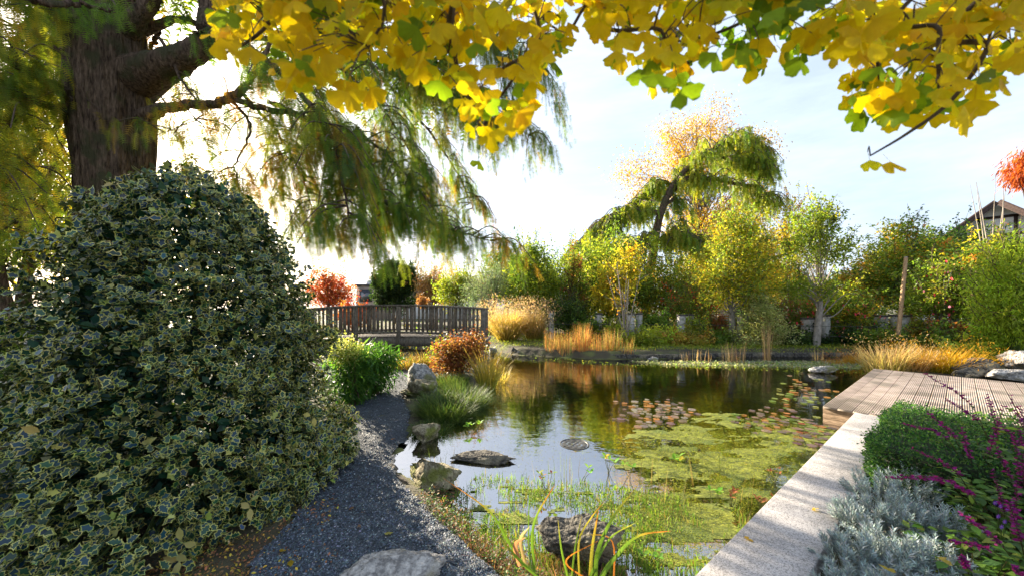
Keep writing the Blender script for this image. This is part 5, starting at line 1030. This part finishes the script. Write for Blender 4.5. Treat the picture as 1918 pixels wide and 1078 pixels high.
# water plants
UNDER = [(1135, 850), (1185, 805), (1340, 768), (1500, 790), (1575, 800), (1560, 840), (1490, 915), (1430, 1000), (1340, 1085), (1180, 1085), (1190, 990), (1160, 930), (1230, 885), (1150, 878)]
s = cover('g', UNDER, 46000, .015, [(.16, .2, .02), (.26, .3, .03), (.34, .34, .04), (.1, .14, .02)], T_LEAF, zoff=.002, z0=WZ, thick=.012, up=0, flat=.1, patch=(2.4, -.42), edge=.3)
tag(s.build('water_weed', M['leaf']), kind='stuff')
def mat_sheet(poly, sc, thr, zofs, seed, cell=.028):
    a = A([p[:2] for p in poly]); gx_ = np.arange(a[:, 0].min(), a[:, 0].max(), cell); gy_ = np.arange(a[:, 1].min(), a[:, 1].max(), cell); X1, Y1 = np.meshgrid(gx_, gy_)
    dd = -sdist(X1, Y1, poly); nzv = A([noise.fractal(Vector((x * sc, y * sc * 2.2, seed)), 1, 2, 4) for x, y in zip(X1.ravel(), Y1.ravel())]).reshape(X1.shape); on = (dd > 0) & (nzv + .35 * np.clip(dd / .5, 0, 1) > thr)
    V = np.stack([X1, Y1, WZ + zofs + .006 * np.clip(nzv, -1, 1)], -1).reshape(-1, 3); nx1 = len(gx_); iy, ix = np.nonzero(on[:-1, :-1] & on[1:, 1:]); b0_ = iy * nx1 + ix; s = Acc(); s.raw(V, np.stack([b0_, b0_ + 1, b0_ + nx1 + 1, b0_ + nx1], 1), (1, 1, 1)); return s
M['mat'] = matmat()
SPR = [gp(a, b, WZ) for a, b in [(860, 1000), (850, 925), (900, 885), (1010, 900), (1150, 905), (1260, 930), (1400, 960), (1420, 1010), (1330, 1085), (1000, 1085)]]
tag(mat_sheet(WEED, 2.6, .14, .002, 5.5).build('algae_mat', M['mat'], smooth=True), kind='stuff')
tag(mat_sheet(SPR, 3.4, .42, .001, 9.5).build('algae_mat', M['mat'], smooth=True), kind='stuff')
n_ = 7000; sx_ = U(850, 1420, n_); sy_ = U(885, 1085, n_); Yd = F * (H0 - WZ) / (sy_ - HY); P = np.stack([(sx_ - CX) / F * Yd, Yd, 0 * Yd + WZ - .01], 1); k = inpoly(P[:, 0], P[:, 1], SPR); P = P[k]; k = patchy(P, 2.6, -.15); P = P[k]
s = Acc(); blades(s, P, U(.03, .085, len(P)), np.abs(rng.normal(0, .25, len(P))), U(0, .6, len(P)), .005, pal([(.12, .24, .02), (.18, .28, .03), (.24, .2, .05), (.09, .18, .02)], len(P), .15), 3); tag(s.build('water_sprouts', M['grass']), kind='stuff')
s = cover('g', [(860, 1000), (850, 925), (900, 885), (1010, 900), (1150, 905), (1260, 930), (1400, 960), (1420, 1010), (1330, 1085), (1000, 1085)], 28000, .02, [(.11, .22, .02), (.17, .28, .025), (.24, .32, .035), (.08, .15, .02)], T_LEAF, zoff=-.006, z0=WZ, thick=.05, up=1.0, patch=(2.6, .02), edge=.3)
tag(s.build('marsh_sprouts', M['leaf']), kind='stuff')
s = cover('g', [(760, 860), (850, 800), (960, 720), (1100, 760), (1130, 850), (1000, 890), (900, 880)], 2400, .010, [(.1, .13, .03), (.2, .16, .06), (.25, .3, .06)], T_LEAF, zoff=.002, z0=WZ, thick=.004, up=0)
tag(s.build('floating_leaf_bits', M['leaf']), kind='stuff')
s = cover('g', [(1180, 676), (1660, 676), (1600, 690), (1420, 686), (1250, 684)], 9000, .03, [(.3, .34, .2), (.24, .3, .1), (.36, .36, .28)], T_LEAF, zoff=.002, z0=WZ, thick=.006, up=0)
tag(s.build('floating_duckweed', M['leaf']), kind='stuff')
s = cover('g', [(930, 670), (1020, 668), (1200, 680), (1660, 690), (1640, 700), (1200, 686), (1000, 676)], 2500, .02, YG, T_LEAF, zoff=.002, z0=WZ, thick=.006, up=0)
tag(s.build('floating_duckweed', M['leaf']), kind='stuff')
# thin upright stalks in the water
def stalks(label, lst, cols, bend=.15, wd=.004, group='thin stalks standing in the pond'):
    for px, py, n, r, h, lb_ in lst: clump('water_stalks', lb_, 'reeds', gp(px, py, WZ), n, r, h, .08, bend, wd, cols, group, seg=4)
stalks('', [(985, 760, 16, .2, .45, 'thin dark stalks in the bright water left of the skimmer'), (1010, 700, 14, .3, .5, 'fine bent stalks in front of the orange reeds reflection'), (830, 870, 14, .14, .22, 'short dark stalks beside the striped brown boulder'), (1200, 930, 22, .35, .3, 'fine stalks rising through the green water weed'), (1060, 905, 24, .3, .2, 'short stalks among the near marsh sprouts'),
            (1340, 920, 12, .3, .3, 'thin stalks in the weed near the granite wall'), (1495, 700, 10, .1, .3, 'few yellow stalks left of the low grey rock'), (1400, 1000, 20, .14, .12, 'short brown stalks against the granite wall')], [(.1, .14, .03), (.2, .16, .06)])
# bog bean like leaf groups standing out of the water
def sprig(px, py, h, n, sz, cols, label, z=WZ, name='water_plant', grp='small leafy plants standing in the pond'):
    b_ = gp(px, py, z); t = thing(name, label, 'plant', b_, grp); st = Acc(); lf = Acc()
    for k in range(n):
        e = b_ + A([U(-.06, .06), U(-.05, .05), h * U(.6, 1.1)]); st.tube([b_ + rng.normal(0, .01, 3) * [1, 1, 0], b_ * .5 + e * .5 + rng.normal(0, .008, 3), e], [.003, .002], 5, (.12, .14, .04), 6)
        m = 3; az = U(0, 6.28) + np.arange(m) * 2.1; d_ = np.stack([np.cos(az), np.sin(az), U(.3, .9, m)], 1); lf.inst(T_FINE, np.repeat(e[None], m, 0), frame(nrm(d_), A([0, 0, 1])), sz * U(.8, 1.2, m), pal(cols, m, .12))
    st.build('stems', M['leaf'], t); lf.build('leaves', M['leaf'], t)
gl_ = [(.12, .3, .03), (.2, .36, .04)]
for px, py, h, n, sz, c_, lb_ in [(872, 808, .1, 3, .06, gl_, 'left green water plant in the bright water above the slab'), (892, 806, .1, 3, .065, gl_, 'right green water plant in the bright water above the slab'), (1093, 900, .14, 2, .06, gl_, 'green plant in front of the skimmer'), (1140, 885, .16, 4, .06, gl_ + YE[:1], 'yellowing plant with dark stems right of the skimmer'),
                                  (1177, 892, .1, 2, .06, gl_, 'small green plant right of the yellowing plant'), (1265, 866, .05, 3, .07, gl_ + YE[1:2], 'flat green leaf rosette on the yellow weed mat'), (1022, 920, .16, 4, .05, YG + RU[:1], 'leggy brown and green plant left of the dark boulder'), (1340, 945, .12, 3, .06, gl_, 'green leaves beside brown stems near the granite wall'),
                                  (1368, 948, .12, 6, .04, RU, 'withered brown plant near the granite wall'), (1425, 960, .13, 7, .035, RU + [(.3, .2, .08)], 'withered brown plant touching the granite wall'), (1450, 905, .12, 4, .035, RU, 'withered stems just off the granite wall edge'), (1215, 1050, .05, 5, .045, gl_, 'bright green plant at the near shore beside the big iris leaves'),
                                  (1060, 1055, .09, 5, .045, gl_, 'bright green plant in front of the dark boulder'), (905, 985, .06, 5, .03, gl_, 'small bright plant at the near shore left'), (838, 1005, .02, 4, .03, gl_, 'small yellow green rosette at the path edge')]:
    sprig(px, py, h, n, sz, c_, lb_)
# iris leaves: each blade a part
b_ = gp(1080, 1110, -.03); t = thing('iris_plant', 'yellowing iris with long arching sword leaves at the bottom centre', 'plant', b_)
def irisblade(pts, wd, c1, c2, par):
    Q = cr(S_(*pts), 14); T = nrm(np.gradient(Q, axis=0)); S = nrm(np.cross(T, A([.2, 1, .3]))); w_ = wd * (1 - np.linspace(0, 1, 14) ** 2.6) * .5 + .0006; u = np.linspace(0, 1, 14)[:, None]
    V = np.stack([Q - S * w_[:, None], Q + np.cross(S, T) * w_[:, None] * .35, Q + S * w_[:, None]], 1); C = A(c1) * (1 - sm((u - .55) / .4)) + A(c2) * sm((u - .55) / .4); s = Acc()
    f = [[i * 3 + j, i * 3 + j + 1, i * 3 + j + 4, i * 3 + j + 3] for i in range(13) for j in range(2)]; s.raw(V.reshape(-1, 3), f, np.repeat(C, 3, 0)); s.build('blade', M['grass'], par)
gA, gY, oA = (.13, .24, .03), (.4, .36, .05), (.45, .16, .03)
for pts, wd, c1, c2 in [([(1115, 1090, 1.95), (1120, 1030, 1.95), (1150, 965, 1.98), (1195, 908, 2.0)], .022, gA, gY), ([(1105, 1085, 1.95), (1110, 1020, 2.0), (1122, 950, 2.0)], .018, gY, oA), ([(1120, 1090, 1.9), (1150, 1045, 1.9), (1195, 1003, 1.95), (1258, 993, 2.0)], .026, gA, oA), ([(1100, 1090, 1.92), (1140, 1010, 1.95), (1190, 978, 2.0)], .014, gA, gY),
                        ([(1085, 1080, 2), (1085, 1010, 2.0), (1110, 965, 2.02), (1135, 935, 2.05)], .01, gY, oA), ([(1065, 1085, 2), (1052, 1030, 2), (1045, 972, 2.02)], .012, gA, gY), ([(1070, 1085, 2), (1078, 1020, 2), (1090, 965, 2.05)], .01, gA, gY), ([(1000, 1070, 1.95), (1000, 980, 2.0), (1040, 905, 2.1)], .016, gA, oA), ([(995, 1070, 2), (990, 1000, 2.1), (992, 905, 2.15)], .009, gA, gA),
                        ([(1030, 1100, 1.8), (975, 1050, 1.85), (935, 1005, 1.9)], .024, gA, gY), ([(980, 1060, 2.05), (950, 1010, 2.1), (915, 955, 2.15), (828, 893, 2.25)], .02, gA, oA), ([(1110, 1090, 1.95), (1060, 1050, 1.95), (1120, 1012, 2)], .01, oA, oA), ([(1150, 1095, 1.9), (1145, 1010, 1.95), (1085, 1000, 2)], .008, oA, gY),
                        ([(985, 1060, 2.05), (975, 1010, 2.1), (992, 985, 2.1)], .02, (.5, .36, .2), (.55, .42, .25)), ([(975, 1060, 2.05), (965, 1020, 2.05), (985, 1005, 2.0)], .03, (.45, .22, .14), (.5, .3, .2))]:
    irisblade(pts, wd, c1, c2, t)

# lily pads, one thing per pad
def pad(acc, r, col, seed):
    rr_ = random.Random(seed); k = 16; a0 = rr_.uniform(0, 6.28); v = [[0, 0, 0]]
    for i in range(k + 1):
        a = a0 + .18 + (2 * math.pi - .36) * i / k; q = r * (1 + rr_.uniform(-.04, .04)); v.append([q * math.cos(a), q * math.sin(a), rr_.uniform(0, .004)])
    acc.raw(v, [[0, i, i + 1] for i in range(1, k + 1)], col)
padc = {'mauve': (.16, .12, .12), 'pale grey': (.24, .22, .2), 'pinkish': (.25, .18, .14), 'orange': (.32, .16, .06), 'yellow green': (.24, .26, .09), 'purple': (.16, .09, .13), 'olive green': (.14, .19, .05), 'red': (.3, .07, .05)}
groups_ = [('left lily cluster', 1145, 1310, 746, 802, 75, ['mauve', 'pale grey', 'pinkish', 'pale grey', 'mauve', 'mauve', 'pinkish', 'orange']), ('middle lily cluster', 1370, 1500, 762, 815, 48, ['purple', 'pinkish', 'mauve', 'orange', 'olive green', 'mauve', 'pinkish']), ('right lily cluster', 1480, 1575, 775, 850, 55, ['yellow green', 'purple', 'orange', 'pinkish', 'olive green', 'mauve', 'red', 'mauve', 'yellow green']), ('scattered far lily pads', 1420, 1590, 698, 765, 50, ['olive green', 'orange', 'pinkish', 'yellow green'])]
for gname, x0, x1, y0, y1, n, cn in groups_:
    placed = []
    for k in range(n * 40):
        if len(placed) >= n: break
        u, v = rng.normal(0, .42), rng.normal(0, .42)
        if abs(u) > 1 or abs(v) > 1: continue
        px, py = (x0 + x1) / 2 + u * (x1 - x0) / 2, (y0 + y1) / 2 + v * (y1 - y0) / 2; q = gp(px, py, WZ)
        r_ = U(.03, .062)
        if any(math.hypot(q[0] - o_[0], q[1] - o_[1]) < (r_ + o_[2]) * .8 for o_ in placed): continue
        if sdist(q[0], q[1], POND) > -.1 or ((q - DK) @ D2 > -.1 and (q - DK) @ D1 > -.1): continue
        placed.append((q[0], q[1], r_)); c_ = cn[rng.integers(len(cn))]; s = Acc(); pad(s, r_, pal([padc[c_]], 1, .12)[0], k)
        s.v[0] = s.v[0] + A([0, 0, .004 + .0035 * (k % 5)]) + q
        o = tag(s.build('lily_pad', M['leaf'], origin=q), '%s %s lily pad at the %s %s of the %s' % ('tiny' if r_ < .038 else 'small' if r_ < .046 else 'medium' if r_ < .054 else 'large', c_, 'near' if v > .22 else 'far' if v < -.22 else 'middle', 'left' if u < -.22 else 'right' if u > .22 else 'centre', gname), 'lily pad', 'lily pads of the %s' % gname)

# ------------------------------------------------------------------ planting bed behind the wall
def wp(al, sd, z=.06): return WA + D1 * al + D2 * (.37 + sd) + A([0, 0, z])
# clipped hedge
hb = wp(3.0, .75); t = thing('clipped_hedge', 'low clipped dark green hedge behind the granite wall next to the deck', 'hedge', hb)
n = 42000; face = rng.random(n); al = U(2.02, 3.95, n); sd = U(.03, 2.4, n); z = U(.05, .42, n)
top = face < .55; sid = (face >= .55) & (face < .8); frn = face >= .8
z = np.where(top, .42 + rng.normal(0, .018, n), z); sd = np.where(sid, .05 + rng.normal(0, .025, n), sd); al = np.where(frn, 2.05 + rng.normal(0, .03, n), al)
rnd = .03 * np.sin(al * 7) * np.cos(sd * 8); P = WA[None] + D1 * (al + rnd)[:, None] + D2 * (.37 + sd + rnd)[:, None]; P[:, 2] = z + rnd * .5 + .05
od = np.where(top[:, None], A([0, 0, 1]), np.where(sid[:, None], -D2, -D1)); s = Acc()
s.inst(T_LEAF, P, frame(nrm(od + randdir(n) * .9), randdir(n)), U(.012, .026, n), pal([(.03, .09, .025), (.05, .14, .03), (.09, .19, .035), (.02, .06, .025)], n, .2)); tag(s.build('foliage', M['leaf'], t), kind='stuff')
s = Acc(); s.box(wp(3.0, 1.22, .24), (1.8, 2.2, .36), RwM, (.03, .05, .02)); s.build('dark_core', M['leaf'], t)  # solid dark block, its colour standing for the shade inside the hedge
# silver lavender like shrubs
SG = 'silver leaved shrubs beside the granite wall'
def silver(al, sd, R, h, nst, label):
    b_ = gp(al, sd, .06); t = thing('silver_shrub', label, 'shrub', b_, SG); st = Acc(); lf = Acc()
    for k in range(int(nst * .62)):
        a = U(0, 6.28); q = R * rng.random() ** .5; tp = b_ + D1 * (math.cos(a) * q) + D2 * (math.sin(a) * q) + A([0, 0, h * (1 - .55 * (q / R) ** 2) * U(.8, 1.12)])
        b1 = b_ * .6 + tp * .4; b1[2] = b_[2] + .02; Q = cr([b1, b1 * .4 + tp * .6 + A([0, 0, .01]), tp], 12); st.tube(Q[::2], [.002, .0012], 4, (.3, .32, .25))
        m = 34; u = np.linspace(.25, 1, m); Pq = np.stack([np.interp(u, np.linspace(0, 1, 12), Q[:, c]) for c in range(3)], 1); ax = nrm(Q[-1] - Q[-3]); aa = np.arange(m) * 2.4 + U(0, 6); e1 = nrm(np.cross(ax, A([.3, .8, .1]))); e2 = np.cross(ax, e1)
        d_ = nrm(e1 * np.cos(aa)[:, None] + e2 * np.sin(aa)[:, None] + ax * U(.9, 2.0, m)[:, None]); lf.inst(T_NARROW, Pq, frame(d_, ax), U(.03, .048, m) * (1.1 - .4 * u), pal([(.33, .4, .39), (.26, .33, .33), (.4, .46, .44)], m, .14))
    st.build('stems', M['silver'], t); tag(lf.build('foliage', M['silver'], t), kind='stuff')
for al, sd, R, h, nst, lb_ in [(1640, 958, .2, .3, 90, 'silver shrub nearest the hedge beside the wall'), (1712, 955, .22, .3, 100, 'silver shrub in front of the hedge, second from the wall'), (1790, 960, .22, .28, 80, 'silver shrub in front of the hedge under the magenta flowers'), (1622, 1012, .19, .28, 110, 'silver shrub leaning over the wall edge midway'), (1690, 1018, .22, .3, 120, 'silver shrub in the middle of the silver patch'),
                              (1765, 1030, .22, .28, 100, 'silver shrub right of the silver patch middle'), (1588, 1082, .16, .24, 90, 'silver shrub spilling onto the granite wall near the bottom'), (1660, 1090, .2, .28, 120, 'silver shrub at the bottom centre of the silver patch'), (1740, 1105, .2, .27, 110, 'silver shrub at the bottom right of the silver patch'), (1600, 1160, .17, .23, 100, 'silver shrub at the very bottom edge by the wall'), (1700, 1180, .2, .24, 90, 'silver shrub at the very bottom edge under the salvia')]:
    silver(al, sd, R, h, nst, lb_)
# salvia plants
SV = 'magenta flowered salvias in the right foreground'
def salvia(al, sd, label, spikes, nleaf=150, h=.5):
    b_ = gp(al, sd, .06); t = thing('salvia', label, 'flower', b_, SV); st = Acc(); lf = Acc()
    for (px, py, Yd), curve in spikes:
        tp = at(px, py, Yd); L_ = np.linalg.norm(tp - b_); m1 = b_ * .55 + tp * .45 + A([0, 0, curve * L_]); Q = cr([b_, m1, tp], 30); st.tube(Q[::2], [.0035, .0022, .0012], 5, (.12, .1, .05))
        sp = Acc(); u0 = U(14, 18)
        sp.tube(Q[int(u0):], [.0015, .0008], 4, (.1, .03, .05))
        for k in np.arange(u0, 30, .5):
            k_ = min(29, int(k)); q = Q[k_]; m = 4; a_ = U(0, 6.28, m); d_ = nrm(np.stack([np.cos(a_), np.sin(a_) * .7, U(-.5, .7, m)], 1)); sc_ = .015 * (1.25 - .5 * (k - u0) / (30 - u0)); big_ = rng.random(m) < .33
            sp.inst(T_FINE, np.repeat(q[None], m, 0), frame(d_, randdir(m)), sc_ * np.where(big_, 1.5, .8), np.where(big_[:, None], pal([(.25, .012, .12), (.2, .012, .14)], m, .2), pal([(.07, .014, .045), (.13, .02, .07)], m, .15)))
        sp.build('flower_spike', M['petal'], t)
        for k in range(3, 17, 2):
            q = Q[k]; a_ = U(0, 6.28); d_ = A([[math.cos(a_), math.sin(a_), .2], [-math.cos(a_), -math.sin(a_), .2]]); lf.inst(T_FINE, np.repeat(q[None], 2, 0), frame(nrm(d_), A([0, 0, 1])), U(.035, .055, 2), pal([(.1, .2, .03), (.16, .27, .04), (.06, .14, .03)], 2, .15))
    n_ = nleaf; a_ = U(0, 6.28, n_); q = .26 * rng.random(n_) ** .5; zz2 = U(.08, h, n_); P = b_ + D1 * (np.cos(a_) * q)[:, None] + D2 * (np.sin(a_) * q)[:, None] + np.stack([0 * a_, 0 * a_, zz2], 1)
    d_ = nrm(np.stack([rng.normal(size=n_), rng.normal(size=n_), U(-.3, .3, n_)], 1)); lf.inst(T_FINE, P, frame(d_, nrm(rng.normal(0, .3, (n_, 3)) + A([0, 0, 1]))), U(.045, .08, n_), pal([(.1, .2, .03), (.17, .28, .04), (.06, .13, .03), (.28, .32, .05)], n_, .15, [4, 3, 3, .6]))
    for k in range(0, n_, 5): st.tube([b_ + (P[k] - b_) * A([.3, .3, 0]), P[k]], [.003, .0015], 4, (.14, .13, .05))
    st.build('stems', M['leaf'], t); lf.build('leaves', M['leaf'], t)
salvia(1880, 900, 'salvia whose tall spike arches highest over the wooden deck', [((1735, 700, 2.3), .12), ((1770, 745, 2.3), .1), ((1850, 738, 2.3), .06)], 300, .5)
salvia(1830, 930, 'salvia with spikes in front of the hedge', [((1738, 770, 2.2), .1), ((1690, 792, 2.1), .12), ((1800, 800, 2.1), .05), ((1880, 760, 2.2), .02)], 260, .42)
salvia(1850, 990, 'salvia with spikes over the silver patch', [((1660, 893, 1.85), .1), ((1690, 890, 1.8), .1), ((1780, 900, 1.8), .06), ((1710, 840, 1.85), .1)], 260, .36)
salvia(1950, 900, 'tallest dense salvia at the right edge above the others', [((1893, 740, 2.4), 0.02), ((1910, 760, 2.3), 0.02), ((1870, 790, 2.3), .03), ((1905, 800, 2.2), .0)], 320, .58)
salvia(1920, 980, 'dense salvia at the right edge level with the hedge', [((1900, 810, 2.1), .02), ((1860, 825, 2.0), .04), ((1915, 850, 2.0), .02)], 300, .5)
salvia(1930, 1100, 'salvia in the bottom right corner', [((1775, 1010, 1.6), .08), ((1890, 940, 1.6), .05), ((1900, 1060, 1.5), .0), ((1800, 960, 1.6), .06)], 240, .3)
salvia(1900, 1040, 'salvia leaning out of the right edge above the violet asters', [((1860, 880, 1.9), .03), ((1905, 900, 1.8), .02)], 280, .4)
salvia(1820, 1110, 'leafy salvia at the bottom edge right of the silver patch', [((1800, 1040, 1.5), .06)], 200, .24)
# violet asters
b_ = gp(1880, 1050, .06); t = thing('aster', 'small violet asters between the silver patch and the salvias', 'flower', b_); st = Acc()
for k, (px, py) in enumerate([(1862, 940), (1872, 946), (1885, 952), (1868, 965), (1880, 975), (1874, 985)]):
    e = at(px, py, 1.68); st.tube([b_, b_ * .4 + e * .6 + A([0, 0, .02]), e], [.002, .001], 4, (.1, .16, .04), 6); fl = Acc(); a_ = np.linspace(0, 6.28, 9)[:-1]; d_ = np.stack([np.cos(a_), -.4 + 0 * a_, np.sin(a_)], 1)
    fl.inst(T_NARROW, np.repeat(e[None], 8, 0), frame(nrm(d_), A([0, -1, .2])), A([.015] * 8), pal([(.22, .08, .55)], 8, .1)); fl.inst(T_LEAF, e[None] - A([[0, .002, 0]]), frame(A([[0, 0, 1]]), A([0, -1, 0])), A([.005]), A([(.6, .4, .03)])); fl.build('flower_head', M['petal'], t)
st.build('stems', M['leaf'], t)
tag(cover('g', [(1520, 1078), (1600, 900), (1960, 880), (1960, 1078)], 3000, .02, GR[:2] + RU[:1], T_FINE, z0=.06, thick=.04).build('bed_ground_cover', M['leaf']), kind='stuff')
# fallen leaves lying singly
for i, (px, py, zz3, sz_, c_, lb_) in enumerate([(1518, 949, WT, .05, (.6, .42, .1), 'yellow leaf lying on the granite wall, farther of the two'), (1397, 1014, WT, .05, (.62, .4, .09), 'curled yellow leaf lying on the granite wall, nearer of the two'), (729, 994, .03, .055, (.6, .52, .15), 'pale yellow heart shaped leaf lying on the gravel'), (782, 931, .03, .04, (.6, .5, .22), 'small cream leaf on the gravel near the striped boulder'),
                                                (785, 941, .03, .03, (.2, .38, .04), 'small green leaf beside the cream leaf on the gravel'), (664, 992, .03, .045, (.4, .24, .16), 'brown leaf on the gravel left of the heart shaped leaf'), (684, 961, .03, .035, (.42, .22, .14), 'small brown leaf on the gravel above the other brown leaf'), (653, 951, .03, .04, (.36, .2, .12), 'brown leaf on the gravel next to the holly'), (735, 820, .03, .05, (.4, .2, .14), 'reddish leaf on the dark gravel halfway down the path'),
                                                (560, 1050, .04, .06, (.6, .4, .04), 'bright yellow leaf on the litter left of the big pale rock'), (520, 1040, .04, .05, (.6, .38, .04), 'orange yellow leaf on the litter at the foot of the holly'), (1650, 1070, .33, .06, (.62, .45, .1), 'yellow leaf caught on the silver shrubs at the bottom edge'), (1750, 1050, .33, .06, (.6, .46, .12), 'pale yellow leaf caught on the silver shrubs beside the salvia')]):
    q = gp(px, py, zz3); gm_ = GINK[i % 4]; s = Acc(); a_ = U(0, 6.28); s.inst(gm_, q[None] + A([[0, 0, .008]]), frame(A([[math.cos(a_), math.sin(a_), U(-.1, .3)]]), A([U(-.3, .3), 0, 1])), A([sz_]), A([c_])); s.v[0][:, 2] = np.maximum(s.v[0][:, 2], zz3 + .004)
    tag(s.build('fallen_leaf', M['ginkgo'], origin=q), lb_, 'leaf')
print('tris', sum(sum(len(p.vertices) - 2 for p in me.polygons) if len(me.polygons) < 2000 else len(me.loops) - 2 * len(me.polygons) for me in bpy.data.meshes), 'objs', len(bpy.data.objects))
